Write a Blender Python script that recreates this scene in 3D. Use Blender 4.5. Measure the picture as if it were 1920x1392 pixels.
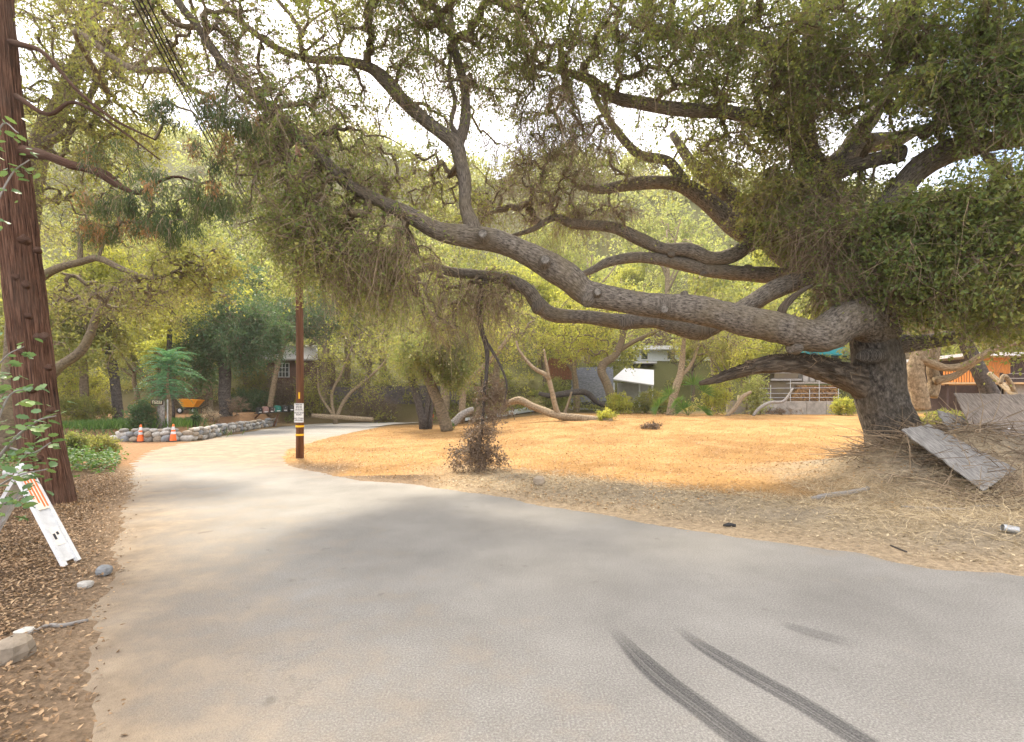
import bpy, bmesh, math, random
import numpy as np
from mathutils import Vector, Matrix
R = math.radians
random.seed(7); rng = np.random.default_rng(11)
sc = bpy.context.scene
for o in list(bpy.data.objects): bpy.data.objects.remove(o)
# ---------------------------------------------------------------- camera
FPX, CX, HY, CAMH = 907.0, 960.0, 755.0, 1.6        # focal length in photo pixels, centre column, horizon row, eye height
cam_d = bpy.data.cameras.new('camera'); cam = bpy.data.objects.new('camera', cam_d)
sc.collection.objects.link(cam); sc.camera = cam
cam.location = (0, 0, CAMH); cam.rotation_euler = (R(90), 0, 0)
cam_d.sensor_width = 36; cam_d.lens = 36*FPX/1920; cam_d.shift_y = (HY-696)/1920
cam_d.clip_start = .05; cam_d.clip_end = 2000
# ---------------------------------------------------------------- sky and sun
SUN_EL, SUN_AZ = R(54), R(-30)                       # azimuth from +Y, negative = left
w = bpy.data.worlds.new('World'); sc.world = w; w.use_nodes = True
nt = w.node_tree; nt.nodes.clear()
def wn(t, **k):
    n = nt.nodes.new(t)
    for a, b in k.items(): setattr(n, a, b)
    return n
sky = wn('ShaderNodeTexSky', sky_type='NISHITA', sun_disc=False, sun_elevation=SUN_EL, sun_rotation=SUN_AZ, dust_density=2.0, air_density=1.0)
tc = wn('ShaderNodeTexCoord'); cn = wn('ShaderNodeTexNoise'); cn.inputs['Scale'].default_value = 2.2; cn.inputs['Detail'].default_value = 7; cn.inputs['Roughness'].default_value = .55
cr = wn('ShaderNodeValToRGB'); cr.color_ramp.elements[0].position = .36; cr.color_ramp.elements[1].position = .56
mul = wn('ShaderNodeVectorMath', operation='SCALE'); mul.inputs['Scale'].default_value = .13
mix = wn('ShaderNodeMix', data_type='RGBA'); mix.inputs['B'].default_value = (1.0, .945, .94, 1)
bg = wn('ShaderNodeBackground'); wo = wn('ShaderNodeOutputWorld')
L = nt.links.new
L(tc.outputs['Generated'], cn.inputs['Vector']); L(cn.outputs['Fac'], cr.inputs['Fac'])
L(sky.outputs[0], mul.inputs[0]); L(mul.outputs[0], mix.inputs['A']); L(cr.outputs['Color'], mix.inputs['Factor'])
L(mix.outputs['Result'], bg.inputs['Color']); L(bg.outputs[0], wo.inputs[0]); bg.inputs['Strength'].default_value = 1.0
sd = bpy.data.lights.new('sun', 'SUN'); so = bpy.data.objects.new('sun', sd); sc.collection.objects.link(so)
sd.energy = 2.5; sd.angle = R(10); sd.color = (1, .88, .70)
so.rotation_euler = Vector((math.sin(SUN_AZ)*math.cos(SUN_EL), math.cos(SUN_AZ)*math.cos(SUN_EL), math.sin(SUN_EL))).to_track_quat('Z', 'Y').to_euler()
so.location = (-20, 40, 50)
sc.view_settings.view_transform = 'Standard'; sc.view_settings.look = 'None'; sc.view_settings.gamma = 1
sc.view_settings.use_curve_mapping = False; sc.view_settings.exposure = 1.85
sc.cycles.max_bounces = 7; sc.cycles.diffuse_bounces = 4; sc.cycles.transmission_bounces = 6; sc.cycles.transparent_max_bounces = 8
sc.cycles.sample_clamp_indirect = 6
# ---------------------------------------------------------------- helpers
def at(px, py, Y): return np.array([(px-CX)/FPX*Y, Y, CAMH+(HY-py)/FPX*Y])
def vn(x, y, s=0):                                    # value noise, 0..1
    x = np.asarray(x, float); y = np.asarray(y, float)
    xi = np.floor(x); yi = np.floor(y); fx = x-xi; fy = y-yi
    fx = fx*fx*(3-2*fx); fy = fy*fy*(3-2*fy)
    hh = lambda a, b: np.modf(np.abs(np.sin(a*127.1+b*311.7+s*74.7)*43758.5453))[0]
    return (hh(xi, yi)*(1-fx)+hh(xi+1, yi)*fx)*(1-fy)+(hh(xi, yi+1)*(1-fx)+hh(xi+1, yi+1)*fx)*fy
def fbm(x, y, s=0): return .5*vn(x, y, s)+.3*vn(x*2.1, y*2.1, s+3)+.2*vn(x*4.3, y*4.3, s+5)
def ss(a, b, v): t = np.clip((v-a)/(b-a), 0, 1); return t*t*(3-2*t)
def unit(v): return v/np.maximum(np.linalg.norm(v, axis=-1, keepdims=True), 1e-9)
def tag(o, label=None, cat=None, group=None, kind=None):
    for k, v in (('label', label), ('category', cat), ('group', group), ('kind', kind)):
        if v: o[k] = v
    return o
def empty(name, loc=(0, 0, 0), label=None, cat=None, group=None, rz=0):
    o = bpy.data.objects.new(name, None); sc.collection.objects.link(o); o.location = tuple(map(float, loc)); o.rotation_euler.z = rz
    o.empty_display_size = .2
    return tag(o, label, cat, group)
def link(name, me, parent=None, world=True):
    o = bpy.data.objects.new(name, me); sc.collection.objects.link(o)
    if parent is not None:
        o.parent = parent
        if world: o.matrix_parent_inverse = wmat(parent).inverted()
    return o
def wmat(o):
    m = Matrix.LocRotScale(o.location, o.rotation_euler, o.scale)
    return wmat(o.parent) @ o.matrix_parent_inverse @ m if o.parent else m
class MB:
    def __init__(s): s.v = []; s.q = []; s.t = []; s.a = []; s.uv = []; s.n = 0
    def add(s, V, Q=None, T=None, a=None, uv=None):
        V = np.asarray(V, float).reshape(-1, 3); s.v.append(V)
        if Q is not None and len(Q): s.q.append(np.asarray(Q, int).reshape(-1, 4)+s.n)
        if T is not None and len(T): s.t.append(np.asarray(T, int).reshape(-1, 3)+s.n)
        s.a.append(np.full(len(V), .5) if a is None else np.broadcast_to(a, (len(V),)))
        s.uv.append(np.zeros((len(V), 2)) if uv is None else uv)
        s.n += len(V); return s
    def mesh(s, name, mat, smooth=False, col=None):
        me = bpy.data.meshes.new(name); V = np.concatenate(s.v)
        Q = np.concatenate(s.q) if s.q else np.zeros((0, 4), int); T = np.concatenate(s.t) if s.t else np.zeros((0, 3), int)
        me.vertices.add(len(V)); me.vertices.foreach_set('co', V.ravel().astype(np.float32))
        li = np.concatenate([Q.ravel(), T.ravel()]).astype(np.int32)
        me.loops.add(len(li)); me.loops.foreach_set('vertex_index', li)
        nq, n3 = len(Q), len(T); me.polygons.add(nq+n3)
        me.polygons.foreach_set('loop_start', np.concatenate([np.arange(nq)*4, nq*4+np.arange(n3)*3]).astype(np.int32))
        me.polygons.foreach_set('loop_total', np.concatenate([np.full(nq, 4), np.full(n3, 3)]).astype(np.int32))
        me.polygons.foreach_set('use_smooth', np.full(nq+n3, smooth))
        at_ = me.attributes.new('rnd', 'FLOAT', 'POINT'); at_.data.foreach_set('value', np.concatenate(s.a).astype(np.float32))
        uv = np.concatenate(s.uv)
        if uv.any():
            u = me.uv_layers.new(name='UVMap'); u.data.foreach_set('uv', uv[li].ravel().astype(np.float32))
        if col is not None:
            c = me.color_attributes.new('gcol', 'FLOAT_COLOR', 'POINT'); c.data.foreach_set('color', np.c_[col, np.ones(len(col))].ravel().astype(np.float32))
        me.update(calc_edges=True); me.materials.append(mat); return me
    def obj(s, name, mat, parent=None, smooth=False): return link(name, s.mesh(name, mat, smooth), parent)
    # ---- shapes
    def box(s, c, size, M=None, a=None, bev=0.0):
        x, y, z = np.array(size)/2
        if bev <= 0:
            V = np.array([[i, j, k] for i in (-x, x) for j in (-y, y) for k in (-z, z)])
            Q = [[0, 1, 3, 2], [4, 6, 7, 5], [0, 4, 5, 1], [2, 3, 7, 6], [0, 2, 6, 4], [1, 5, 7, 3]]
            T = None
        else:
            b = bev; V = []; 
            for i in (-1, 1):
                for j in (-1, 1):
                    for k in (-1, 1): V += [[i*x, j*(y-b), k*(z-b)], [i*(x-b), j*y, k*(z-b)], [i*(x-b), j*(y-b), k*z]]
            V = np.array(V); I = lambda i, j, k, f: ((i*2+j)*2+k)*3+f
            Q = [[I(0,0,0,0), I(0,0,1,0), I(0,1,1,0), I(0,1,0,0)], [I(1,0,0,0), I(1,1,0,0), I(1,1,1,0), I(1,0,1,0)],
                 [I(0,0,0,1), I(1,0,0,1), I(1,0,1,1), I(0,0,1,1)], [I(0,1,0,1), I(0,1,1,1), I(1,1,1,1), I(1,1,0,1)],
                 [I(0,0,0,2), I(0,1,0,2), I(1,1,0,2), I(1,0,0,2)], [I(0,0,1,2), I(1,0,1,2), I(1,1,1,2), I(0,1,1,2)]]
            for i in (0, 1):
                for j in (0, 1): Q.append([I(i,j,0,0), I(i,j,1,0), I(i,j,1,1), I(i,j,0,1)]); Q.append([I(i,0,j,0), I(i,1,j,0), I(i,1,j,2), I(i,0,j,2)]); Q.append([I(0,i,j,1), I(1,i,j,1), I(1,i,j,2), I(0,i,j,2)])
            T = [[I(i,j,k,0), I(i,j,k,1), I(i,j,k,2)] for i in (0, 1) for j in (0, 1) for k in (0, 1)]
        if M is not None: V = V @ np.array(M)[:3, :3].T
        return s.add(V+np.array(c), Q, T, a)
    def tube(s, P, r, n=8, cap=True, gn=0.0, smooth=0, a=None, twist=0, vscale=1.0):
        P = np.asarray(P, float); r = np.broadcast_to(np.asarray(r, float), (len(P),)).copy()
        if smooth: P, r = crom(P, r, smooth)
        T = unit(np.gradient(P, axis=0)); N = np.zeros_like(P)
        u = np.cross(T[0], [0, 0, 1.]); 
        if np.linalg.norm(u) < .1: u = np.cross(T[0], [0, 1., 0])
        u /= np.linalg.norm(u)
        for i in range(len(P)):
            u = u-T[i]*np.dot(u, T[i]); u /= np.linalg.norm(u); N[i] = u
        B = np.cross(T, N); th = np.arange(n)*2*math.pi/n
        rr = np.repeat(r[:, None], n, 1)
        arc = np.r_[0, np.cumsum(np.linalg.norm(np.diff(P, axis=0), axis=1))]
        if gn:
            sd_ = random.random()*50
            rm = max(float(np.mean(r)), .01)
            rr = rr*(1+gn*(fbm(sd_+np.cos(th)[None]*1.3+arc[:, None]/rm*.35, sd_+np.sin(th)[None]*1.3+arc[:, None]/rm*.21)-.5)*2)
        V = P[:, None]+N[:, None]*(np.cos(th)[None, :, None]*rr[..., None])+B[:, None]*(np.sin(th)[None, :, None]*rr[..., None])
        m = len(P); i = np.arange(m-1)[:, None]*n; j = np.arange(n)[None]; j2 = (j+1) % n
        Q = np.stack([i+j, i+j2, i+n+j2, i+n+j], -1).reshape(-1, 4)
        uv = np.stack([np.repeat((np.minimum(th, 2*math.pi-th)/math.pi)[None], m, 0)*1.0, np.repeat(arc[:, None], n, 1)*vscale], -1).reshape(-1, 2)
        s.add(V.reshape(-1, 3), Q, None, a, uv)
        if cap:
            for k, (c, ring) in enumerate(((P[0], range(n)), (P[-1], range((m-1)*n, m*n)))):
                base = s.n; s.add([c], None, None, .5 if a is None else a)
                rr_ = [x+base-m*n-k for x in ring]
                for q in range(n):
                    s.t.append(np.array([[base, rr_[(q+1) % n], rr_[q]] if k == 0 else [base, rr_[q], rr_[(q+1) % n]]]))
        return s
    def lathe(s, prof, n=16, c=(0, 0, 0), M=None, a=None):
        prof = np.array(prof, float); th = np.arange(n)*2*math.pi/n
        V = np.stack([prof[:, 0:1]*np.cos(th), prof[:, 0:1]*np.sin(th), np.repeat(prof[:, 1:2], n, 1)], -1).reshape(-1, 3)
        m = len(prof); i = np.arange(m-1)[:, None]*n; j = np.arange(n)[None]; j2 = (j+1) % n
        Q = np.stack([i+j, i+j2, i+n+j2, i+n+j], -1).reshape(-1, 4)
        if M is not None: V = V @ np.array(M)[:3, :3].T
        return s.add(V+np.array(c), Q, None, a)
    def quad(s, pts, a=None): return s.add(pts, [[0, 1, 2, 3]], None, a)
    def slab(s, pts, th, a=None):                     # a quad sheet with thickness, bottom offset along its normal
        p = np.array(pts, float); nn = unit(np.cross(p[1]-p[0], p[3]-p[0])); b = p-nn*th
        return s.add(np.r_[p, b], [[0, 1, 2, 3], [7, 6, 5, 4], [0, 4, 5, 1], [1, 5, 6, 2], [2, 6, 7, 3], [3, 7, 4, 0]], None, a)
    def ribbons(s, P, wd, a=None):                    # P (n,k,3)
        n, k, _ = P.shape; T = unit(P[:, -1]-P[:, 0]); S = unit(np.cross(T, rng.normal(size=(n, 3))))
        wd = np.broadcast_to(np.asarray(wd, float), (n,))
        tap = np.linspace(1, .35, k)[None, :, None]*wd[:, None, None]*.5
        V = np.stack([P-S[:, None]*tap, P+S[:, None]*tap], 2).reshape(-1, 3)
        b = np.arange(n)[:, None]*2*k; j = np.arange(k-1)[None]*2
        Q = np.stack([b+j, b+j+1, b+j+3, b+j+2], -1).reshape(-1, 4)
        return s.add(V, Q, None, None if a is None else np.repeat(a, 2*k))
    def leaves(s, p, ax, ln, wd, a, up=.35):         # rhombic leaves with a small fold
        n = len(p); ax = unit(ax); nr = rng.normal(size=(n, 3)); nr[:, 2] += up*3
        sd_ = unit(np.cross(ax, nr)); nn = np.cross(sd_, ax)
        ln = np.broadcast_to(ln, (n,))[:, None]; wd = np.broadcast_to(wd, (n,))[:, None]
        m = p+ax*ln*.45
        V = np.stack([p, m+sd_*wd*.5+nn*wd*.12, p+ax*ln-nn*ln*.08, m-sd_*wd*.5+nn*wd*.12], 1).reshape(-1, 3)
        Q = np.arange(4*n).reshape(-1, 4)
        return s.add(V, Q, None, np.repeat(a, 4))
def crom(P, r, k):
    P = np.asarray(P, float); n = len(P); Pe = np.vstack([2*P[0]-P[1], P, 2*P[-1]-P[-2]]); out = []; ro = []
    for i in range(n-1):
        p0, p1, p2, p3 = Pe[i:i+4]
        for j in range(k):
            t = j/k; out.append(.5*(2*p1+(p2-p0)*t+(2*p0-5*p1+4*p2-p3)*t*t+(3*p1-p0-3*p2+p3)*t**3)); ro.append(r[i]*(1-t)+r[i+1]*t)
    out.append(P[-1]); ro.append(r[-1]); return np.array(out), np.array(ro)
def rotz(a): return np.array(Matrix.Rotation(a, 3, 'Z'))
# ---------------------------------------------------------------- materials
def new_mat(name):
    m = bpy.data.materials.new(name); m.use_nodes = True; n = m.node_tree.nodes; n.clear()
    return m, n, m.node_tree.links.new
def plain(name, col, rough=.6, var=.25, scale=8, bump=.1, metal=0.0, coord='Object', col2=None, spec=.3, stretch=(1, 1, 1)):
    m, n, l = new_mat(name); b = n.new('ShaderNodeBsdfPrincipled'); o = n.new('ShaderNodeOutputMaterial'); l(b.outputs[0], o.inputs[0])
    t = n.new('ShaderNodeTexCoord'); mp = n.new('ShaderNodeMapping'); mp.inputs['Scale'].default_value = stretch; l(t.outputs[coord], mp.inputs[0])
    no = n.new('ShaderNodeTexNoise'); no.inputs['Scale'].default_value = scale; no.inputs['Detail'].default_value = 6; no.inputs['Roughness'].default_value = .65; l(mp.outputs[0], no.inputs['Vector'])
    r = n.new('ShaderNodeValToRGB'); e = r.color_ramp.elements; c = np.array(col)
    e[0].position = .3; e[1].position = .7
    e[0].color = (*(c*(1-var)), 1); e[1].color = (*(np.array(col2) if col2 is not None else np.minimum(c*(1+var), 1)), 1)
    l(no.outputs['Fac'], r.inputs['Fac']); l(r.outputs[0], b.inputs['Base Color'])
    b.inputs['Roughness'].default_value = rough; b.inputs['Metallic'].default_value = metal; b.inputs['Specular IOR Level'].default_value = spec
    if bump:
        bp = n.new('ShaderNodeBump'); bp.inputs['Strength'].default_value = bump; bp.inputs['Distance'].default_value = .02; l(no.outputs['Fac'], bp.inputs['Height']); l(bp.outputs[0], b.inputs['Normal'])
    return m
def leafmat(name, stops, trans=(.35, .36, .05), tf=.4, rough=.5):
    m, n, l = new_mat(name); b = n.new('ShaderNodeBsdfPrincipled'); t = n.new('ShaderNodeBsdfTranslucent'); x = n.new('ShaderNodeMixShader'); o = n.new('ShaderNodeOutputMaterial')
    a = n.new('ShaderNodeAttribute'); a.attribute_name = 'rnd'; r = n.new('ShaderNodeValToRGB'); r.color_ramp.elements.remove(r.color_ramp.elements[1])
    r.color_ramp.elements[0].position = stops[0][0]; r.color_ramp.elements[0].color = (*stops[0][1], 1)
    for p, c in stops[1:]: r.color_ramp.elements.new(p).color = (*c, 1)
    l(a.outputs['Fac'], r.inputs[0]); l(r.outputs[0], b.inputs['Base Color']); b.inputs['Roughness'].default_value = rough; b.inputs['Specular IOR Level'].default_value = .35
    mx = n.new('ShaderNodeMix'); mx.data_type = 'RGBA'; mx.inputs['Factor'].default_value = .6; l(r.outputs[0], mx.inputs['A']); mx.inputs['B'].default_value = (*trans, 1)
    l(mx.outputs['Result'], t.inputs[0]); x.inputs[0].default_value = tf; l(b.outputs[0], x.inputs[1]); l(t.outputs[0], x.inputs[2]); l(x.outputs[0], o.inputs[0])
    return m
def bark(name, c1, c2, c3, us=5, vs=3.0, bump=.6, dist=.03, moss=None):
    m, n, l = new_mat(name); b = n.new('ShaderNodeBsdfPrincipled'); o = n.new('ShaderNodeOutputMaterial'); l(b.outputs[0], o.inputs[0])
    t = n.new('ShaderNodeTexCoord'); mp = n.new('ShaderNodeMapping'); mp.inputs['Scale'].default_value = (us, vs, 1); l(t.outputs['UV'], mp.inputs[0])
    no = n.new('ShaderNodeTexNoise'); no.inputs['Scale'].default_value = 2.0; no.inputs['Detail'].default_value = 9; no.inputs['Roughness'].default_value = .72; no.inputs['Distortion'].default_value = .15; l(mp.outputs[0], no.inputs['Vector'])
    big = n.new('ShaderNodeTexNoise'); big.inputs['Scale'].default_value = 1.7; big.inputs['Detail'].default_value = 4; l(t.outputs['Object'], big.inputs['Vector'])
    r = n.new('ShaderNodeValToRGB'); e = r.color_ramp.elements; e[0].position = .37; e[0].color = (*c1, 1); e[1].position = .64; e[1].color = (*c3, 1); e.new(.5).color = (*c2, 1)
    l(no.outputs['Fac'], r.inputs[0]); mx = n.new('ShaderNodeMix'); mx.data_type = 'RGBA'; rr = n.new('ShaderNodeValToRGB'); rr.color_ramp.elements[0].position = .45; rr.color_ramp.elements[1].position = .72; l(big.outputs['Fac'], rr.inputs[0])
    sc_ = n.new('ShaderNodeMath'); sc_.operation = 'MULTIPLY'; sc_.inputs[1].default_value = .55; l(rr.outputs[0], sc_.inputs[0]); l(sc_.outputs[0], mx.inputs['Factor'])
    l(r.outputs[0], mx.inputs['A']); mx.inputs['B'].default_value = (*(moss or c2), 1); l(mx.outputs['Result'], b.inputs['Base Color'])
    b.inputs['Roughness'].default_value = .85; b.inputs['Specular IOR Level'].default_value = .15
    bp = n.new('ShaderNodeBump'); bp.inputs['Strength'].default_value = bump; bp.inputs['Distance'].default_value = dist; l(no.outputs['Fac'], bp.inputs['Height']); l(bp.outputs[0], b.inputs['Normal'])
    return m
M = dict(
  oakleaf=leafmat('oak_leaf', [(0, (.045, .085, .03)), (.35, (.10, .16, .05)), (.65, (.21, .235, .07)), (.88, (.31, .28, .08)), (1, (.33, .24, .10))], (.46, .48, .09), .45),
  olive=leafmat('olive_leaf', [(0, (.075, .11, .035)), (.4, (.15, .18, .055)), (.75, (.27, .25, .07)), (1, (.34, .26, .10))], (.50, .50, .09), .5),
  yellow=leafmat('yellow_leaf', [(0, (.17, .23, .05)), (.5, (.31, .34, .07)), (.85, (.46, .42, .08)), (1, (.42, .28, .08))], (.66, .64, .08), .55),
  green=leafmat('green_leaf', [(0, (.03, .07, .035)), (.5, (.055, .11, .05)), (.85, (.10, .15, .06)), (1, (.18, .17, .06))], (.18, .28, .07), .35),
  hill=leafmat('hill_leaf', [(0, (.10, .15, .05)), (.5, (.22, .27, .08)), (.85, (.36, .36, .14)), (1, (.34, .28, .17))], (.62, .62, .14), .5),
  lush=leafmat('lush_leaf', [(0, (.03, .085, .02)), (.6, (.075, .165, .035)), (1, (.17, .25, .06))], (.2, .32, .05), .35),
  ail=leafmat('pinnate_leaf', [(0, (.035, .12, .06)), (.6, (.07, .19, .09)), (1, (.16, .28, .12))], (.16, .34, .10), .3),
  sapling=leafmat('sapling_leaf', [(0, (.06, .13, .05)), (.6, (.12, .21, .09)), (1, (.22, .32, .10))], (.25, .38, .08), .3, .4),
  needle=leafmat('needle', [(0, (.04, .075, .03)), (.6, (.08, .12, .04)), (.9, (.14, .14, .045)), (1, (.35, .16, .06))], (.18, .22, .05), .3),
  dead=leafmat('dead_leaf', [(0, (.09, .063, .044)), (.6, (.165, .115, .08)), (1, (.27, .20, .14))], (.2, .14, .08), .25),
  litter=leafmat('litter_leaf', [(0, (.07, .042, .022)), (.4, (.19, .115, .055)), (.75, (.36, .23, .12)), (1, (.52, .38, .22))], (.3, .2, .1), .1),
  lawnleaf=leafmat('lawn_litter', [(0, (.16, .09, .035)), (.4, (.29, .168, .065)), (.75, (.39, .24, .10)), (1, (.50, .37, .20))], (.5, .3, .1), .1),
  straw=leafmat('straw', [(0, (.15, .12, .085)), (.35, (.32, .26, .17)), (.7, (.50, .40, .25)), (1, (.64, .53, .35))], (.4, .3, .15), .15),
  twig=leafmat('twig', [(0, (.13, .095, .065)), (.6, (.25, .19, .125)), (1, (.38, .29, .19))], (.2, .15, .1), .05, .9),
  oakbark=bark('oak_bark', (.035, .03, .025), (.15, .13, .108), (.29, .257, .215), 12, 4.5, 1.0, .04, (.17, .135, .08)),
  trunkbark=bark('trunk_bark', (.018, .016, .014), (.075, .066, .057), (.19, .168, .142), 12, 4, 1.0, .05, (.12, .10, .07)),
  brush=bark('branch_bark', (.06, .048, .035), (.14, .11, .075), (.22, .18, .125), 3, 6, .4, .01, (.17, .14, .07)),
  deadbark=bark('dead_bark', (.035, .028, .022), (.105, .083, .062), (.20, .165, .128), 6, 1.8, 1.0, .06, (.10, .075, .052)),
  redbark=bark('redwood_bark', (.022, .012, .009), (.125, .062, .038), (.27, .15, .10), 18, .9, 1.0, .06, (.17, .115, .085)),
  darkbark=bark('dark_bark', (.03, .026, .024), (.075, .066, .06), (.14, .125, .11), 4, 4, .6, .02),
  tanbark=bark('tan_bark', (.11, .08, .05), (.24, .185, .12), (.38, .30, .20), 4, 4, .5, .02),
  greybark=bark('grey_bark', (.12, .11, .10), (.25, .235, .215), (.40, .38, .35), 4, 4, .4, .02),
  white=plain('white_paint', (.56, .57, .57), .5, .14, 9, .08),
  orange=plain('orange_paint', (.85, .16, .03), .45, .1, 10, .03),
  yellow_p=plain('yellow_paint', (.80, .46, .02), .5, .08, 20, .03),
  tray=plain('tray_orange', (.80, .33, .02), .4, .08, 6, .02),
  black=plain('black_paint', (.02, .02, .022), .45, .3, 12, .05),
  rubber=plain('rubber', (.03, .03, .03), .8, .3, 20, .1),
  stone=plain('stone', (.24, .22, .19), .9, .5, 5, .6, col2=(.36, .34, .30)),
  concrete=plain('concrete', (.30, .28, .25), .85, .3, 3, .3),
  metal=plain('galvanised', (.45, .47, .48), .45, .2, 10, .05, .7),
  pole=plain('pole_wood', (.115, .052, .026), .8, .5, 10, .5, stretch=(1, 1, .06), col2=(.20, .095, .05)),
  board=plain('weathered_board', (.22, .205, .19), .85, .45, 6, .5, stretch=(8, .8, .8), col2=(.46, .43, .39)),
)
# ---------------------------------------------------------------- terrain
def jit(poly, step, amp, s):
    P = np.array(poly, float); out = []
    P, _ = crom(P, np.zeros(len(P)), 6)
    for a, b in zip(P[:-1], P[1:]):
        n = max(1, int(np.linalg.norm(b-a)/step)); t = np.arange(n)[:, None]/n; out.append(a+(b-a)*t)
    Q = np.vstack(out+[P[-1:]]); k = np.arange(len(Q))*step
    d = np.c_[vn(k*1.1, k*0+s, s)-.5, vn(k*1.1, k*0+s+9, s+2)-.5]
    return Q[:, :2]+d*amp
EL = jit([(4.5,-7,0),(1.2,-1.5,0),(-.9,.5,0),(-2.2,2.28,0),(-3.05,3.35,0),(-5.0,5.9,0),(-6.75,8.3,0),(-9.1,11.4,0),(-11.6,15.2,0),(-12.9,18.8,0),(-14.2,25.5,0),(-15.2,32.2,0),(-14.4,37.5,0)], .25, .16, 1)
ER = jit([(40,-3,0),(25,-.5,0),(10,2.9,0),(4.8,4.53,0),(4.05,5.02,0),(3.32,5.55,0),(2.6,6.03,0),(1.74,6.65,0),(.74,7.45,0),(-.59,8.8,0),(-2.1,9.65,0),(-3.7,10.6,0),(-5.5,12.3,0),(-7.1,15.3,0),(-7.9,19.3,0),(-8.4,25.5,0),(-8.6,34.5,0),(-9.2,39,0)], .25, .14, 2)
POLY = np.vstack([EL, [[-14, 40], [-9.6, 40]], ER[::-1], [[40, -7]]])
def road_sd(x, y):                                    # signed distance to the road outline, negative inside
    x = np.asarray(x, float); y = np.asarray(y, float); sh = x.shape; x = x.ravel(); y = y.ravel()
    A = POLY[::2]; B = np.roll(A, -1, 0); dm = np.full(len(x), 1e9); ins = np.zeros(len(x), bool)
    for (ax, ay), (bx, by) in zip(A, B):
        dx, dy = bx-ax, by-ay; t = np.clip(((x-ax)*dx+(y-ay)*dy)/(dx*dx+dy*dy+1e-9), 0, 1)
        dm = np.minimum(dm, (x-ax-t*dx)**2+(y-ay-t*dy)**2)
        c = ((ay > y) != (by > y)); 
        if c.any(): ins ^= c & (x < (bx-ax)*(y-ay)/(by-ay+1e-12)+ax)
    return (np.sqrt(dm)*np.where(ins, -1, 1)).reshape(sh)
WALLP = [at(p, q, 1451/(q-755.))[:2] for p, q in ((205,829),(290,829),(362,827),(420,815),(470,806),(515,799.5))]
def hraw(x, y, d):
    x = np.asarray(x, float); y = np.asarray(y, float); off = ss(0, .9, d)
    z = .80*ss(9, 31, y)*ss(-5.5, 4, x)*off                             # field rises to the back
    z = z+.80*np.exp(-(((x-9.4)/3.0)**2+((y-9.7)/1.9)**2))*ss(.3, 2, d)  # mound under the big oak
    z = z+.48*np.exp(-(((x-8.2)/1.5)**2+((y-8.9)/.9)**2))*ss(.3, 1.5, d)
    z = z+.16*np.exp(-((d-1.3)/.6)**2)*ss(-1.5, 1, x)                   # low bank along the road
    side = ss(-13.5, -14.3, x+.25*(y-20))*ss(19.9, 20.9, y)              # garden behind the stone wall
    z = z+side*(.42+.45*ss(22, 32, y))
    z = z+.30*ss(.2, 3.5, d)*ss(-3, -6, x)*ss(14, 9, y)                 # left bank
    hl = (ss(36, 58, y)*(1-ss(3, 6, x))+ss(47.5, 56.5, y)*ss(3, 6, x))*5.2+ss(52, 150, y)*(58+6*np.sin(x*.03+1)+20*ss(-5, -60, x))
    z = z+hl*ss(0, 2, d)
    z = z+off*(.10*(fbm(x*.5, y*.5, 4)-.5)+.05*(fbm(x*2.2, y*2.2, 8)-.5))
    z = z-.03+.046*ss(-.36, -.04, d+.3*(fbm(x*1.3, y*1.3, 6)-.5)+.05*(fbm(x*5, y*5, 7)-.5))
    return z
def H(x, y): return hraw(x, y, road_sd(x, y))
def hz(x, y): return float(H(np.array([x]), np.array([y]))[0])
def gr(px, py, lo=3, hi=160):                          # where the pixel's ray meets the ground
    Y = np.linspace(lo, hi, 1500); X = (px-CX)/FPX*Y; Z = CAMH+(HY-py)/FPX*Y; dz = Z-H(X, Y)
    k = int(np.argmax(dz <= 0)) if (dz <= 0).any() else len(Y)-1
    return np.array([X[k], Y[k], hz(X[k], Y[k])])
u = np.linspace(-1, 1, 260); gx = np.sinh(u*4.2)/np.sinh(4.2)*170
gy = 7+np.sinh(np.linspace(-3.05, 4.85, 270))*3
GX, GY = np.meshgrid(gx, gy); D = road_sd(GX, GY); GZ = hraw(GX, GY, D)
x, y, d = GX.ravel(), GY.ravel(), D.ravel()
col = np.zeros((len(x), 3)); C = lambda *c: np.array(c)
def lay(m, c): global col; col = col*(1-m[:, None])+np.array(c)*m[:, None]
n1 = fbm(x*.6, y*.6, 1); n2 = fbm(x*1.7, y*1.7, 2)
lay(np.ones(len(x)), (.16, .115, .06))
lay(ss(34, 50, y), (.10, .10, .035))
lawn = ss(-9.5, -7.2, x)*ss(35, 32.5, y)*ss(-.5, -.2, d)*ss(7, 9, y)
lay(lawn, (.35, .205, .08)); lay(lawn*ss(.40, .64, n1)*.75, (.24, .135, .05)); lay(lawn*ss(.5, .7, n2)*.4, (.52, .33, .15))
verge = ss(2.9, 1.5, d+1.6*(n1-.5))*ss(-3.0, -.2, x)*ss(-.5, -.3, d)
verge = np.maximum(verge, ss(4.0, 6.6, x+2*(n1-.5))*ss(12.6, 10.2, y)*ss(-.5, -.3, d))
lay(verge, (.31, .25, .165)); lay(verge*ss(.45, .7, n2)*.6, (.24, .205, .155)); lay(verge*ss(.8, .1, d), (.35, .27, .175))
left = ss(-1.2, -2.2, x)*ss(13.5, 11.5, y)*ss(-.5, -.3, d)*ss(5, 3.5, x)*ss(-3.5, -4.4, x-.0*y-np.where(y > 10.5, 0, 9))*1.0
lay(left, (.115, .078, .048)); lay(left*ss(.5, .75, n2)*.7, (.19, .13, .08)); lay(left*ss(.45, -.2, d)*.7, (.26, .19, .125))
ld = ss(-8, -9, x)*ss(11, 13, y)*ss(20, 19, y)*ss(-.5, -.3, d); lay(ld, (.27, .16, .085))
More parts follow.
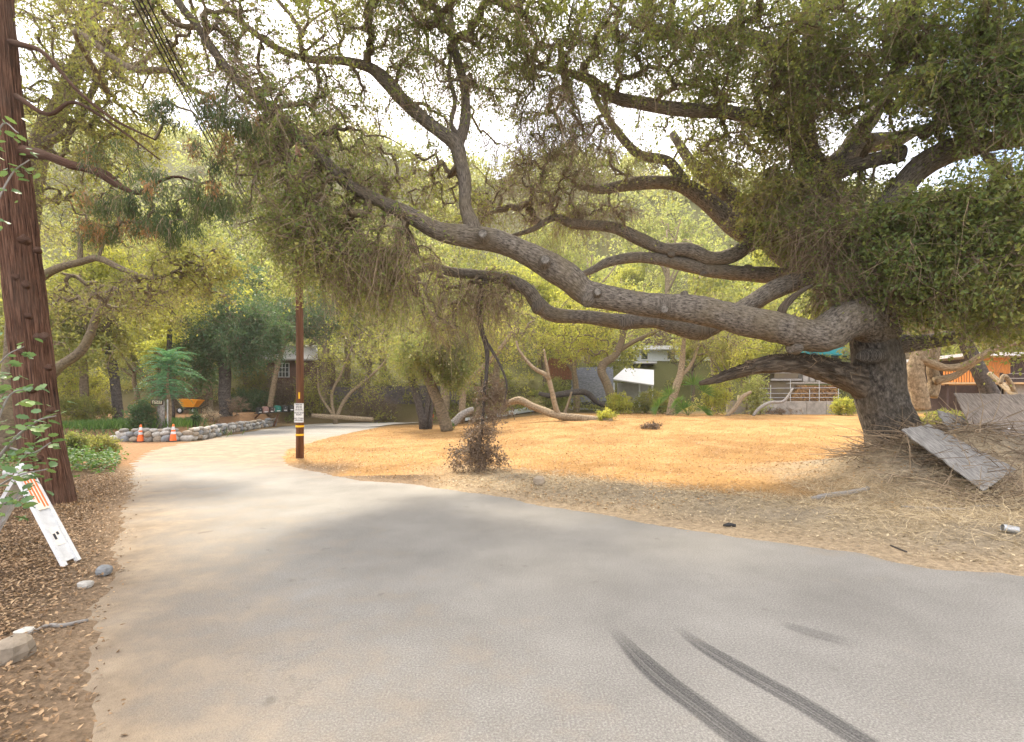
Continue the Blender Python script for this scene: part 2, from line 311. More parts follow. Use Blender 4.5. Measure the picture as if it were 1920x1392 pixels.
gd = ss(-13.0, -13.6, x+.25*(y-20))*ss(20, 21, y)*ss(40, 34, y); lay(gd, (.20, .115, .06))
def ground_mat():
    m, n, l = new_mat('ground_soil'); b = n.new('ShaderNodeBsdfPrincipled'); o = n.new('ShaderNodeOutputMaterial'); l(b.outputs[0], o.inputs[0])
    a = n.new('ShaderNodeAttribute'); a.attribute_name = 'gcol'; t = n.new('ShaderNodeTexCoord')
    n1 = n.new('ShaderNodeTexNoise'); n1.inputs['Scale'].default_value = 14; n1.inputs['Detail'].default_value = 8; n1.inputs['Roughness'].default_value = .75; l(t.outputs['Object'], n1.inputs['Vector'])
    n2 = n.new('ShaderNodeTexVoronoi'); n2.inputs['Scale'].default_value = 30; l(t.outputs['Object'], n2.inputs['Vector'])
    r = n.new('ShaderNodeMapRange'); r.inputs[1].default_value = .3; r.inputs[2].default_value = .7; r.inputs[3].default_value = .55; r.inputs[4].default_value = 1.4; l(n1.outputs['Fac'], r.inputs[0])
    s = n.new('ShaderNodeVectorMath'); s.operation = 'SCALE'; l(a.outputs['Color'], s.inputs[0]); l(r.outputs[0], s.inputs['Scale']); l(s.outputs[0], b.inputs['Base Color'])
    ad = n.new('ShaderNodeMath'); ad.operation = 'ADD'; l(n1.outputs['Fac'], ad.inputs[0]); l(n2.outputs['Distance'], ad.inputs[1])
    bp = n.new('ShaderNodeBump'); bp.inputs['Strength'].default_value = .7; bp.inputs['Distance'].default_value = .04; l(ad.outputs[0], bp.inputs['Height']); l(bp.outputs[0], b.inputs['Normal'])
    b.inputs['Roughness'].default_value = .95; b.inputs['Specular IOR Level'].default_value = .1; return m
nx, ny = len(gx), len(gy); i = np.arange(ny-1)[:, None]*nx; j = np.arange(nx-1)[None]
g = MB(); g.add(np.stack([GX, GY, GZ], -1), np.stack([i+j, i+j+1, i+nx+j+1, i+nx+j], -1).reshape(-1, 4))
go = link('ground', g.mesh('ground', ground_mat(), True, col)); tag(go, kind='structure')
# ---- road: asphalt, dusted with dirt along its left side and at the bend
def road_mat():
    m, n, l = new_mat('asphalt'); b = n.new('ShaderNodeBsdfPrincipled'); o = n.new('ShaderNodeOutputMaterial'); l(b.outputs[0], o.inputs[0])
    t = n.new('ShaderNodeTexCoord'); a = n.new('ShaderNodeAttribute'); a.attribute_name = 'gcol'; sp = n.new('ShaderNodeSeparateColor'); l(a.outputs['Color'], sp.inputs[0])
    fine = n.new('ShaderNodeTexNoise'); fine.inputs['Scale'].default_value = 80; fine.inputs['Detail'].default_value = 5; fine.inputs['Roughness'].default_value = .8; l(t.outputs['Object'], fine.inputs['Vector'])
    vo = n.new('ShaderNodeTexVoronoi'); vo.inputs['Scale'].default_value = 120; l(t.outputs['Object'], vo.inputs['Vector'])
    big = n.new('ShaderNodeTexNoise'); big.inputs['Scale'].default_value = .9; big.inputs['Detail'].default_value = 6; big.inputs['Roughness'].default_value = .6; l(t.outputs['Object'], big.inputs['Vector'])
    r = n.new('ShaderNodeValToRGB'); e = r.color_ramp.elements; e[0].position = .25; e[0].color = (.10, .097, .09, 1); e[1].position = .74; e[1].color = (.44, .425, .39, 1); e.new(.5).color = (.235, .226, .205, 1); l(fine.outputs['Fac'], r.inputs[0])
    m1 = n.new('ShaderNodeMix'); m1.data_type = 'RGBA'; m1.blend_type = 'MULTIPLY'; m1.inputs['Factor'].default_value = 1; br = n.new('ShaderNodeValToRGB'); br.color_ramp.elements[0].position = .3; br.color_ramp.elements[0].color = (.80, .79, .78, 1); br.color_ramp.elements[1].position = .7; br.color_ramp.elements[1].color = (1.12, 1.11, 1.1, 1); l(big.outputs['Fac'], br.inputs[0]); l(r.outputs[0], m1.inputs['A']); l(br.outputs[0], m1.inputs['B'])
    dn = n.new('ShaderNodeTexNoise'); dn.inputs['Scale'].default_value = 2.2; dn.inputs['Detail'].default_value = 9; dn.inputs['Roughness'].default_value = .7; l(t.outputs['Object'], dn.inputs['Vector'])
    ad = n.new('ShaderNodeMath'); ad.operation = 'ADD'; l(dn.outputs['Fac'], ad.inputs[0]); l(sp.outputs[0], ad.inputs[1])
    mr = n.new('ShaderNodeMapRange'); mr.inputs[1].default_value = .6; mr.inputs[2].default_value = 1.25; l(ad.outputs[0], mr.inputs[0])
    dc = n.new('ShaderNodeValToRGB'); dc.color_ramp.elements[0].position = .35; dc.color_ramp.elements[0].color = (.17, .13, .09, 1); dc.color_ramp.elements[1].position = .65; dc.color_ramp.elements[1].color = (.31, .25, .178, 1); l(dn.outputs['Fac'], dc.inputs[0])
    m2 = n.new('ShaderNodeMix'); m2.data_type = 'RGBA'; l(mr.outputs[0], m2.inputs['Factor']); l(m1.outputs['Result'], m2.inputs['A']); l(dc.outputs[0], m2.inputs['B'])
    pr = n.new('ShaderNodeTexNoise'); pr.inputs['Scale'].default_value = 3.3; pr.inputs['Detail'].default_value = 2; l(t.outputs['Object'], pr.inputs['Vector'])
    pm = n.new('ShaderNodeMapRange'); pm.inputs[1].default_value = .70; pm.inputs[2].default_value = .76; pm.inputs[4].default_value = .45; l(pr.outputs['Fac'], pm.inputs[0])
    m3 = n.new('ShaderNodeMix'); m3.data_type = 'RGBA'; l(pm.outputs[0], m3.inputs['Factor']); l(m2.outputs['Result'], m3.inputs['A']); m3.inputs['B'].default_value = (.10, .085, .07, 1)
    ck = n.new('ShaderNodeTexVoronoi'); ck.feature = 'DISTANCE_TO_EDGE'; ck.inputs['Scale'].default_value = .33; wv = n.new('ShaderNodeVectorMath'); wv.operation = 'ADD'; ws = n.new('ShaderNodeVectorMath'); ws.operation = 'SCALE'; ws.inputs['Scale'].default_value = 1.3; l(dn.outputs['Color'], ws.inputs[0]); l(t.outputs['Object'], wv.inputs[0]); l(ws.outputs[0], wv.inputs[1]); l(wv.outputs[0], ck.inputs['Vector'])
    cm = n.new('ShaderNodeMapRange'); cm.inputs[1].default_value = .002; cm.inputs[2].default_value = .007; cm.inputs[3].default_value = .22; cm.inputs[4].default_value = 0; l(ck.outputs['Distance'], cm.inputs[0])
    cg = n.new('ShaderNodeMath'); cg.operation = 'MULTIPLY'; cb = n.new('ShaderNodeMapRange'); cb.inputs[1].default_value = .48; cb.inputs[2].default_value = .6; l(big.outputs['Fac'], cb.inputs[0]); l(cm.outputs[0], cg.inputs[0]); l(cb.outputs[0], cg.inputs[1])
    m5 = n.new('ShaderNodeMix'); m5.data_type = 'RGBA'; l(cg.outputs[0], m5.inputs['Factor']); l(m3.outputs['Result'], m5.inputs['A']); m5.inputs['B'].default_value = (.07, .065, .06, 1); m3 = m5
    m4 = n.new('ShaderNodeMix'); m4.data_type = 'RGBA'; sk = n.new('ShaderNodeMath'); sk.operation = 'MULTIPLY'; sr = n.new('ShaderNodeMapRange'); sr.inputs[1].default_value = .35; sr.inputs[2].default_value = .6; sr.inputs[3].default_value = 1; sr.inputs[4].default_value = .35; l(fine.outputs['Fac'], sr.inputs[0]); l(sp.outputs[1], sk.inputs[0]); l(sr.outputs[0], sk.inputs[1]); l(sk.outputs[0], m4.inputs['Factor'])
    l(m3.outputs['Result'], m4.inputs['A']); m4.inputs['B'].default_value = (.045, .045, .047, 1); l(m4.outputs['Result'], b.inputs['Base Color'])
    h = n.new('ShaderNodeMath'); h.operation = 'ADD'; l(fine.outputs['Fac'], h.inputs[0]); l(vo.outputs['Distance'], h.inputs[1])
    bp = n.new('ShaderNodeBump'); bp.inputs['Strength'].default_value = .45; bp.inputs['Distance'].default_value = .008; l(h.outputs[0], bp.inputs['Height']); l(bp.outputs[0], b.inputs['Normal'])
    b.inputs['Roughness'].default_value = .88; b.inputs['Specular IOR Level'].default_value = .2; return m
SKID = [np.array([at(p, q, 1451/(q-755.))[:2] for p, q in s]) for s in
        (((1135,1165),(1185,1220),(1240,1272),(1310,1325),(1400,1392),(1510,1460)), ((1255,1165),(1310,1208),(1400,1262),(1500,1318),(1620,1392),(1740,1460)), ((1450,1165),(1530,1190),(1620,1212)))]
def polyd(P, x, y):
    dm = np.full(x.shape, 1e9); tt = np.zeros(x.shape); N = len(P)-1
    for k in range(N):
        a, b = P[k], P[k+1]; dd = b-a; t = np.clip(((x-a[0])*dd[0]+(y-a[1])*dd[1])/(dd@dd), 0, 1)
        q = (x-a[0]-t*dd[0])**2+(y-a[1]-t*dd[1])**2; tt = np.where(q < dm, (k+t)/N, tt); dm = np.minimum(dm, q)
    return np.sqrt(dm), tt
bm = bmesh.new(); vs = [bm.verts.new((a, b, 0)) for a, b in POLY]; f = bm.faces.new(vs)
bmesh.ops.triangulate(bm, faces=[f])
for ax, lo, hi, st in ((0, -16, 8, .12), (1, 1.0, 12, .12), (1, 12, 40, .5), (0, 8, 40, 2.0)):
    for k in np.arange(lo, hi, st):
        if ax == 0 and k > 3.2 and int(k*100) % 3: pass
        co = [0, 0, 0]; no = [0, 0, 0]; co[ax] = k; no[ax] = 1
        if (ax == 0 and -3 <= k <= 3.2) or (ax == 1 and k < 4.6) or int(round(k/st)) % 5 == 0:
            bmesh.ops.bisect_plane(bm, geom=bm.verts[:]+bm.edges[:]+bm.faces[:], plane_co=co, plane_no=no)
me = bpy.data.meshes.new('road'); bm.to_mesh(me); bm.free()
co = np.zeros(len(me.vertices)*3, np.float32); me.vertices.foreach_get('co', co); co = co.reshape(-1, 3)
x, y = co[:, 0].astype(float), co[:, 1].astype(float)
dl = np.full(len(x), 1e9)
for a, b in EL[::2]: dl = np.minimum(dl, (x-a)**2+(y-b)**2)
dl = np.sqrt(dl)
dust = np.maximum((.25*ss(3.4, .8, dl)+.35*ss(1.5, .2, dl)+.4*ss(.5, .1, dl))*ss(16, 6, y), np.maximum(.75*ss(8.0, 12.5, y+.25*x+1.2*(fbm(x*.5, y*.5, 3)-.5))*ss(27, 19, y), .35*ss(25, 30, y)*0))
dr = np.full(len(x), 1e9)
for a, b in ER[::2]: dr = np.minimum(dr, (x-a)**2+(y-b)**2)
dust = np.maximum(dust, .45*ss(.35, 0, np.sqrt(dr)))
sk = np.zeros(len(x))
for _ in ():
  for k, (P, wd, am) in enumerate(zip(SKID, (.085, .085, .07), (.85, .8, .35))):
      dd, tt = polyd(P, x, y); sk = np.maximum(sk, am*ss(wd*1.25, wd*.6, dd*(1.6-.6*ss(0, .25, tt)))*ss(0, .3, tt+.02)*(ss(1, .7, tt) if k == 2 else 1))
c = me.color_attributes.new('gcol', 'FLOAT_COLOR', 'POINT'); c.data.foreach_set('color', np.c_[dust, sk, sk*0, sk*0+1].ravel().astype(np.float32))
me.materials.append(road_mat()); ro = link('road', me); tag(ro, kind='structure')
# ---- tyre skid marks, a sheet over the asphalt with worn gaps
def skid_mat():
    m, n, l = new_mat('skid_rubber'); b = n.new('ShaderNodeBsdfPrincipled'); tr = n.new('ShaderNodeBsdfTransparent'); mx = n.new('ShaderNodeMixShader'); o = n.new('ShaderNodeOutputMaterial'); b.inputs['Base Color'].default_value = (.05, .05, .052, 1); b.inputs['Roughness'].default_value = .8
    t = n.new('ShaderNodeTexCoord'); a = n.new('ShaderNodeAttribute'); a.attribute_name = 'rnd'; f = n.new('ShaderNodeTexNoise'); f.inputs['Scale'].default_value = 110; f.inputs['Detail'].default_value = 5; f.inputs['Roughness'].default_value = .8; l(t.outputs['Object'], f.inputs['Vector'])
    mp = n.new('ShaderNodeMapping'); mp.inputs['Scale'].default_value = (5, .35, 1); l(t.outputs['UV'], mp.inputs[0]); s = n.new('ShaderNodeTexNoise'); s.inputs['Scale'].default_value = 1.5; s.inputs['Detail'].default_value = 4; l(mp.outputs[0], s.inputs['Vector'])
    q = n.new('ShaderNodeMath'); q.operation = 'MULTIPLY'; r1 = n.new('ShaderNodeMapRange'); r1.inputs[1].default_value = .36; r1.inputs[2].default_value = .64; r1.inputs[3].default_value = .95; r1.inputs[4].default_value = .4; l(f.outputs['Fac'], r1.inputs[0]); r2 = n.new('ShaderNodeMapRange'); r2.inputs[1].default_value = .35; r2.inputs[2].default_value = .6; r2.inputs[3].default_value = .35; r2.inputs[4].default_value = 1.0; l(s.outputs['Fac'], r2.inputs[0])
    l(r1.outputs[0], q.inputs[0]); l(r2.outputs[0], q.inputs[1]); q2 = n.new('ShaderNodeMath'); q2.operation = 'MULTIPLY'; l(q.outputs[0], q2.inputs[0]); l(a.outputs['Fac'], q2.inputs[1]); l(q2.outputs[0], mx.inputs[0]); l(tr.outputs[0], mx.inputs[1]); l(b.outputs[0], mx.inputs[2]); l(mx.outputs[0], o.inputs[0]); return m
skm = skid_mat()
for P, wd, am in zip(SKID, (.09, .08, .08), (.9, .8, .35)):
    P3, _ = crom(np.c_[P, 0*P[:, 0]], np.zeros(len(P)), 14); T = unit(np.gradient(P3, axis=0)); S = np.c_[-T[:, 1], T[:, 0], 0*T[:, 0]]; n_ = len(P3); c_ = np.array([-1, -.8, -.3, .3, .8, 1]); wf = np.array([0, .8, 1, 1, .8, 0]); tt = np.linspace(0, 1, n_); V = (P3[:, None]+S[:, None]*c_[None, :, None]*wd*(.55+.45*ss(0, .4, tt))[:, None, None]); V[..., 2] = .004
    i = np.arange(n_-1)[:, None]*6; j = np.arange(5)[None]; g = MB(); al = np.repeat(tt[:, None], 6, 1); al = am*ss(0, .3, al)*wf[None]*(ss(1, .6, al) if am < .5 else 1); arc = np.r_[0, np.cumsum(np.linalg.norm(np.diff(P3, axis=0), axis=1))]
    g.add(V, np.stack([i+j, i+j+1, i+6+j+1, i+6+j], -1).reshape(-1, 4), None, al.ravel(), np.stack([np.repeat(c_[None], n_, 0)+3, np.repeat(arc[:, None], 6, 1)], -1).reshape(-1, 2)); tag(g.obj('skid_mark', skm), kind='structure')
# ---- pale concrete driveway pad and the path beyond the field
def strip(name, rows, mat, dz):
    g = MB(); V = []
    for a, b in rows:
        for t in np.linspace(0, 1, 7): p = np.array(a)*(1-t)+np.array(b)*t; V.append((p[0], p[1], hz(p[0], p[1])+dz))
    n = len(rows); i = np.arange(n-1)[:, None]*7; j = np.arange(6)[None]
    g.add(V, np.stack([i+j, i+j+1, i+7+j+1, i+7+j], -1).reshape(-1, 4)); return tag(g.obj(name, mat), kind='structure')
pale = plain('pale_concrete', (.50, .46, .40), .85, .15, 2, .15)
strip('driveway', [((-13.6, 33.2), (-8.7, 31.5)), ((-13.2, 35), (-8.6, 33)), ((-12.5, 36.5), (-8.4, 34.6)), ((-11, 37.6), (-6.8, 37))], pale, .045)
strip('path', [((-4.5, 38), (-4.0, 36.4)), ((-1.5, 38.6), (-1.2, 36.7)), ((1.5, 40.2), (2.0, 38.0)), ((5, 43), (5.5, 41)), ((8, 47), (9, 45))], plain('path_gravel', (.34, .35, .34), .9, .2, 6, .3), .12)
# ---------------------------------------------------------------- trees
def limb(pts, sm=5):                                   # (px, py, Y, radius in px) -> world polyline + radii
    P = np.array([at(a, b, c) for a, b, c, r in pts]); r = np.array([r*c/FPX for a, b, c, r in pts])
    return crom(P, r, sm)
def connect(sk, pos, rad0=.012, mat_n=4):              # grow thin branches from the skeleton to every clump
    nodes = [np.asarray(sk)]; nn = np.vstack(nodes); d0 = np.array([np.min(np.sum((nn-p)**2, 1)) for p in pos])
    order = np.argsort(d0); buf = np.zeros((len(nn)+len(pos)*3, 3)); buf[:len(nn)] = nn; k = len(nn)
    par = -np.ones(len(buf), int); cnt = np.zeros(len(buf)); segs = []; outd = np.zeros_like(pos)
    for i in order:
        p = pos[i]; dd = np.sum((buf[:k]-p)**2, 1); j = int(np.argmin(dd)); a = buf[j]; v = p-a; L_ = np.linalg.norm(v)+1e-6
        m1 = a+v*.35+rng.normal(size=3)*L_*.10+np.array([0, 0, .10*L_]); m2 = a+v*.7+rng.normal(size=3)*L_*.09+np.array([0, 0, .07*L_])
        buf[k:k+3] = m1, m2, p; par[k] = j; par[k+1] = k; par[k+2] = k+1
        segs.append((j, k)); outd[i] = unit(p-m2); k += 3
    for q in range(k-1, len(nn)-1, -1):
        cnt[q] += 1/3
        if par[q] >= 0: cnt[par[q]] += cnt[q]
    return buf, segs, cnt, outd, rad0
def branches(mb, con, sides=5, cap_r=.09):
    buf, segs, cnt, outd, r0 = con
    for j, k in segs:
        P = np.array([buf[j], buf[k], buf[k+1], buf[k+2]])
        r = np.minimum(r0*np.sqrt(np.array([cnt[k]*1.05, cnt[k], cnt[k+1], cnt[k+2]])+.15), cap_r)
        P, r = (P, r) if cnt[k] < 1.5 else crom(P, r, 2); mb.tube(P, r, sides if cnt[k] > 4 else 3, cap=False)
def clumpfill(pos, outd, K, Lv, tl, ls, leafy=1.0, droop=.3, ratio=.5, tw=.006, spread=.8, tone=None, lup=.35, twn=None):
    """K twigs on each clump, Lv leaves on each twig; returns (twig MB, leaf MB)"""
    n = len(pos); tl = np.broadcast_to(tl, (n,)); leafy = np.broadcast_to(leafy, (n,))
    tone = rng.random(n) if tone is None else tone
    o = np.repeat(pos, K, 0)+rng.normal(size=(n*K, 3))*.06*np.repeat(tl, K)[:, None]; d = unit(np.repeat(outd, K, 0)*.8+rng.normal(size=(n*K, 3))*spread); ln = np.repeat(tl, K)*rng.uniform(.5, 1.25, n*K)
    o = o-d*ln[:, None]*.15
    t = np.linspace(0, 1, 3)[None, :, None]
    bend = rng.normal(size=(n*K, 1, 3))*.12*ln[:, None, None]; g_ = np.array([0, 0, -1.])*droop*ln[:, None, None]
    P = o[:, None]+d[:, None]*ln[:, None, None]*t+bend*np.sin(t*math.pi)+g_*t*t
    tb = MB(); tb.ribbons(P, tw*rng.uniform(.6, 1.4, n*K), rng.random(n*K))
    lb = MB(); keep = rng.random((n*K, Lv)) < np.repeat(leafy, K)[:, None]
    s = rng.uniform(.15, 1.05, (n*K, Lv)); ki, li = np.nonzero(keep); s = s[ki, li][:, None]
    p = o[ki]+d[ki]*ln[ki][:, None]*s+bend[ki, 0]*np.sin(s*math.pi)+g_[ki, 0]*s*s
    ax = d[ki]*.5+rng.normal(size=p.shape)*.75; ax[:, 2] -= droop*.3
    ls = np.broadcast_to(ls, (n,)).repeat(K)[ki]; l_ = ls*rng.uniform(.6, 1.3, len(p)); p = p+rng.normal(size=p.shape)*ls[:, None]*.5
    a = np.clip(.55*np.repeat(tone, K)[ki]+.45*rng.random(len(p))+rng.normal(size=len(p))*.05, 0, 1)
    lb.leaves(p, ax, l_, l_*ratio*rng.uniform(.8, 1.2, len(p)), a, lup); return tb, lb
def ell(n, c, r):                                      # points in an ellipsoid, denser to the shell
    v = unit(rng.normal(size=(n, 3)))*(rng.random((n, 1))**.45); return np.array(c)+v*np.array(r)
def join(*mbs):
    g = MB()
    for m in mbs:
        for V, a, uv in zip(m.v, m.a, m.uv): g.v.append(V); g.a.append(a); g.uv.append(uv)
        g.q += [q+g.n for q in m.q]; g.t += [t+g.n for t in m.t]; g.n += m.n
    return g
# ================= the big leaning oak
def blob(px, py, Y, rx, ry, rd, n, leafy):
    c = at(px, py, Y); return ell(n, c, (rx*Y/FPX, rd, ry*Y/FPX)), np.full(n, leafy)
oak = empty('oak_tree', (8.3, 10.5, hz(8.3, 10.5)), 'huge leaning oak with long low limbs reaching across the field and road', 'tree')
LM = {
 'trunk': [(1700,885,10.6,74),(1686,842,10.6,62),(1672,800,10.6,53),(1655,745,10.6,52),(1648,690,10.6,49),(1640,640,10.6,48),(1622,580,10.7,44),(1590,500,10.9,36),(1556,420,11.1,34),(1528,340,11.3,32),(1505,270,11.4,28),(1502,200,11.5,24),(1516,120,11.6,21),(1522,40,11.7,18),(1500,-60,11.8,14),(1480,-160,11.9,9)],
 'a': [(1650,622,10.5,36),(1618,598,10.15,37),(1580,606,9.95,36),(1545,629,9.85,32),(1510,627,9.8,29),(1480,618,9.75,29),(1400,602,9.65,27),(1300,580,9.5,25.5),(1240,575,9.4,23),(1180,567,9.3,21),(1120,555,9.2,23),(1092,545,9.2,23),(1060,517,9.1,25),(1000,482,9.0,23),(940,456,8.9,20),(885,444,8.8,21),(820,433,8.7,16),(770,405,8.6,15),(720,381,8.5,11),(655,348,8.4,11),(620,312,8.3,10),(575,270,8.2,9),(540,235,8.1,9),(490,190,8,9),(440,145,7.9,8),(400,95,7.8,8),(370,50,7.7,7),(335,5,7.6,7),(290,-70,7.5,5)],
 'b': [(1635,590,10.8,30),(1590,550,11.0,22),(1545,528,11.05,17),(1500,528,11.0,16),(1450,545,10.95,18),(1405,572,10.9,17),(1355,602,10.8,16),(1312,621,10.7,17),(1270,612,10.7,15),(1225,603,10.65,13),(1170,604,10.6,14),(1100,595,10.6,12),(1040,591,10.6,13),(1012,574,10.55,14),(990,545,10.5,12),(952,525,10.5,12),(912,517,10.5,9),(850,511,10.5,9),(805,501,10.5,8),(772,514,10.5,4)],
 'c': [(890,445,8.8,18),(884,422,8.8,15),(872,388,8.8,12),(872,340,8.85,12),(863,298,8.9,13),(853,268,8.95,14),(822,246,8.95,12),(762,195,8.95,12),(722,150,8.95,13),(690,126,8.9,9),(640,114,8.85,7),(570,110,8.8,6),(505,82,8.7,6),(430,20,8.6,5),(380,-40,8.5,4)],
 'd': [(855,278,8.95,11),(870,240,9,10),(874,205,9.05,9),(870,160,9.1,8),(858,115,9.1,8),(850,80,9.1,7),(843,20,9.1,6),(835,-60,9.1,4)],
 'e': [(862,258,8.98,5),(846,232,8.9,4),(853,190,8.85,4),(842,140,8.8,4),(846,100,8.8,3)],
 'f': [(1600,560,11.2,26),(1540,525,11.8,22),(1480,518,12.2,16),(1400,513,12.2,14),(1340,508,12.1,13),(1280,496,12.0,13),(1240,487,11.9,11),(1190,483,11.8,10),(1140,492,11.7,9),(1100,512,11.6,6),(1060,522,11.5,3)],
 'g': [(1605,545,11.2,36),(1545,500,11.9,34),(1490,480,12.3,30),(1440,440,12.5,26),(1388,432,12.5,19),(1330,382,12.5,17),(1284,350,12.4,14),(1240,342,12.3,12),(1190,344,12.2,12),(1130,355,12,9),(1085,350,11.9,4)],
 'h': [(1288,352,12.4,10),(1272,325,12.4,10),(1250,302,12.4,9),(1200,290,12.3,8),(1172,265,12.2,8),(1142,225,12.1,6),(1115,180,12,5),(1095,120,11.9,3)],
 'i': [(1450,445,12.5,22),(1395,395,12.7,19),(1345,345,12.9,16),(1300,310,13,10),(1260,250,13.1,7)],
 'j': [(1470,442,12.4,16),(1412,457,12.2,14),(1372,479,12.1,14),(1330,486,12,14),(1292,470,11.9,14),(1245,467,11.8,11),(1200,449,11.7,12),(1150,427,11.6,10),(1075,420,11.5,9),(1040,408,11.4,6),(1000,430,11.3,5),(950,446,11.2,3)],
 'k': [(1510,270,11.3,15),(1450,235,11.1,14),(1380,213,10.9,12),(1280,206,10.7,12),(1212,196,10.6,11),(1150,182,10.5,10),(1110,152,10.4,9),(1060,136,10.3,6),(1000,125,10.2,4)],
 'l': [(1540,345,11.2,20),(1570,325,10.9,15),(1610,308,10.6,14),(1650,298,10.4,13),(1688,288,10.2,14)],
 'm': [(1535,350,11.2,22),(1580,295,11.4,18),(1625,270,11.6,17),(1680,262,11.7,15),(1720,245,11.8,9),(1780,230,11.8,6)],
 'n': [(1580,295,11.4,16),(1615,245,11.6,16),(1645,205,11.8,13),(1670,160,12,11),(1690,90,12.1,9),(1720,0,12.2,7)],
 'o': [(1600,500,10.9,26),(1640,420,10.5,22),(1685,360,10.2,20),(1730,310,10,22),(1790,280,9.8,22),(1860,266,9.6,18),(1930,256,9.4,15),(2050,230,9.1,9)],
 'p': [(1660,648,10.5,22),(1700,644,10.5,17),(1740,641,10.4,14),(1790,632,10.3,14),(1825,620,10.2,12),(1870,600,10,9),(1930,580,9.8,6)],
 'q': [(1512,150,11.6,16),(1450,90,11.3,13),(1370,60,11,11),(1280,68,10.8,9),(1180,40,10.6,6)],
}
skel = []; bk = MB()
for k, pts in LM.items():
    P, r = limb(pts, 6 if k in 'ab' or k == 'trunk' else 4); r = r*(.82 if k == 'trunk' else 1); skel.append(P[(2 if k != 'trunk' else 20):])
    n = 40 if k == 'trunk' else 26 if k in 'ab' else 14
    g = MB(); g.tube(P, r, n, gn=.18 if k == 'trunk' else .15, vscale=1.0); g.obj('trunk' if k == 'trunk' else 'limb', M['trunkbark' if k == 'trunk' else 'oakbark'], oak, True)
# dead ragged low stub, its torn bark ridges and broken tip
P, r = limb([(1665,745,10.9,30),(1615,718,10.68,31),(1560,697,10.5,22),(1500,682,10.3,16),(1445,684,10.25,17),(1395,695,10.2,13),(1345,711,10.1,8),(1312,719,10.1,4)], 7)
g = MB(); g.tube(P, r, 30, gn=.30); stub = g.obj('dead_limb', M['deadbark'], oak, True)
g = MB()
for k in range(46):
    i0 = rng.integers(8, len(P)-8); th = rng.uniform(-.6, 2.4); off = np.array([0, -math.cos(th), math.sin(th)])*r[i0]
    Q = np.array([P[i]+off*(r[i]/r[i0])*1.05+rng.normal(size=3)*.02 for i in range(i0, min(i0+6, len(P)))]); g.tube(Q, np.linspace(.02, .006, len(Q)), 4)
tag(g.obj('torn_bark', M['deadbark'], stub), kind='stuff')
# burls, sawn branch ends with pale rings, knots
def burl(px, py, Y, r, sq=(1, 1, 1), mat='oakbark', name='burl'):
    c = at(px, py, Y); g = MB(); prof = [(math.sin(t)*1, -math.cos(t)) for t in np.linspace(0.02, math.pi-.02, 11)]
    g.lathe(prof, 16); V = g.v[0]; V *= (1+.28*(fbm(V[:, 0]*2+px, V[:, 2]*2+V[:, 1])-.5)[:, None]); g.v[0] = V*np.array(sq)*r*Y/FPX+c
    g.uv[0] = V[:, :2]*.5; return g.obj(name, M[mat], oak, True)
burl(1592,596,10.05,40,(1.05,.8,.8)); burl(1542,640,9.88,27,(1.2,.8,.8)); burl(1495,628,9.75,26,(1.3,.8,.9)); burl(1105,560,9.12,15,(1,1,1)); burl(1243,574,9.25,20,(.8,.7,1))
burl(1635,668,10.15,20,(1.6,.5,.7), 'trunkbark'); burl(1010,575,10.5,15); burl(1315,622,10.7,18,(1.3,1,.9)); burl(1172,605,10.55,14,(1.3,1,1))
for k in range(26):
    pts = LM[random.choice('aaabbcfgj')]; q_ = random.randrange(2, len(pts)-6); a_, b_ = pts[q_], pts[q_+1]; t_ = random.random(); v_ = [a_[z]*(1-t_)+b_[z]*t_ for z in range(4)]
    burl(v_[0], v_[1]+random.uniform(-.8, .8)*v_[3], v_[2]-.55*v_[3]*v_[2]/FPX, v_[3]*random.uniform(.35, .6), (1.3, .8, .9), name='knot')
def cut(px, py, Y, r, dr):
    c = at(px, py, Y); d = unit(np.array(dr, float)); rw = r*Y/FPX
    g = MB(); g.tube([c-d*.10, c, c+d*.05, c+d*.065], [rw*1.5, rw*1.25, rw*1.12, rw*.9], 18, cap=False, gn=.1); s = g.obj('branch_stub', M['oakbark'], oak, True)
    g = MB(); g.tube([c+d*.045, c+d*.058], [rw*.92, rw*.88], 18); f = g.obj('sawn_face', M['sawn'], s)
M['sawn'] = plain('sawn_wood', (.085, .074, .062), .85, .5, 22, .5, col2=(.27, .245, .21))
cut(906,441,8.53,8.5,(-.1,-1,.2)); cut(1022,489,8.72,8.5,(0,-1,.15)); cut(1244,580,9.14,8,(.1,-1,-.1)); cut(1120,549,8.95,7,(0,-1,.1)); cut(1102,566,9.05,10,(-.3,-.5,-.8)); cut(1690,288,10.15,12,(.5,-.8,-.3)); cut(1486,652,9.75,10,(-.9,-.4,-.2)); cut(750,388,8.5,6,(0,-.3,1)); cut(1283,553,9.4,6,(-.2,0,1))
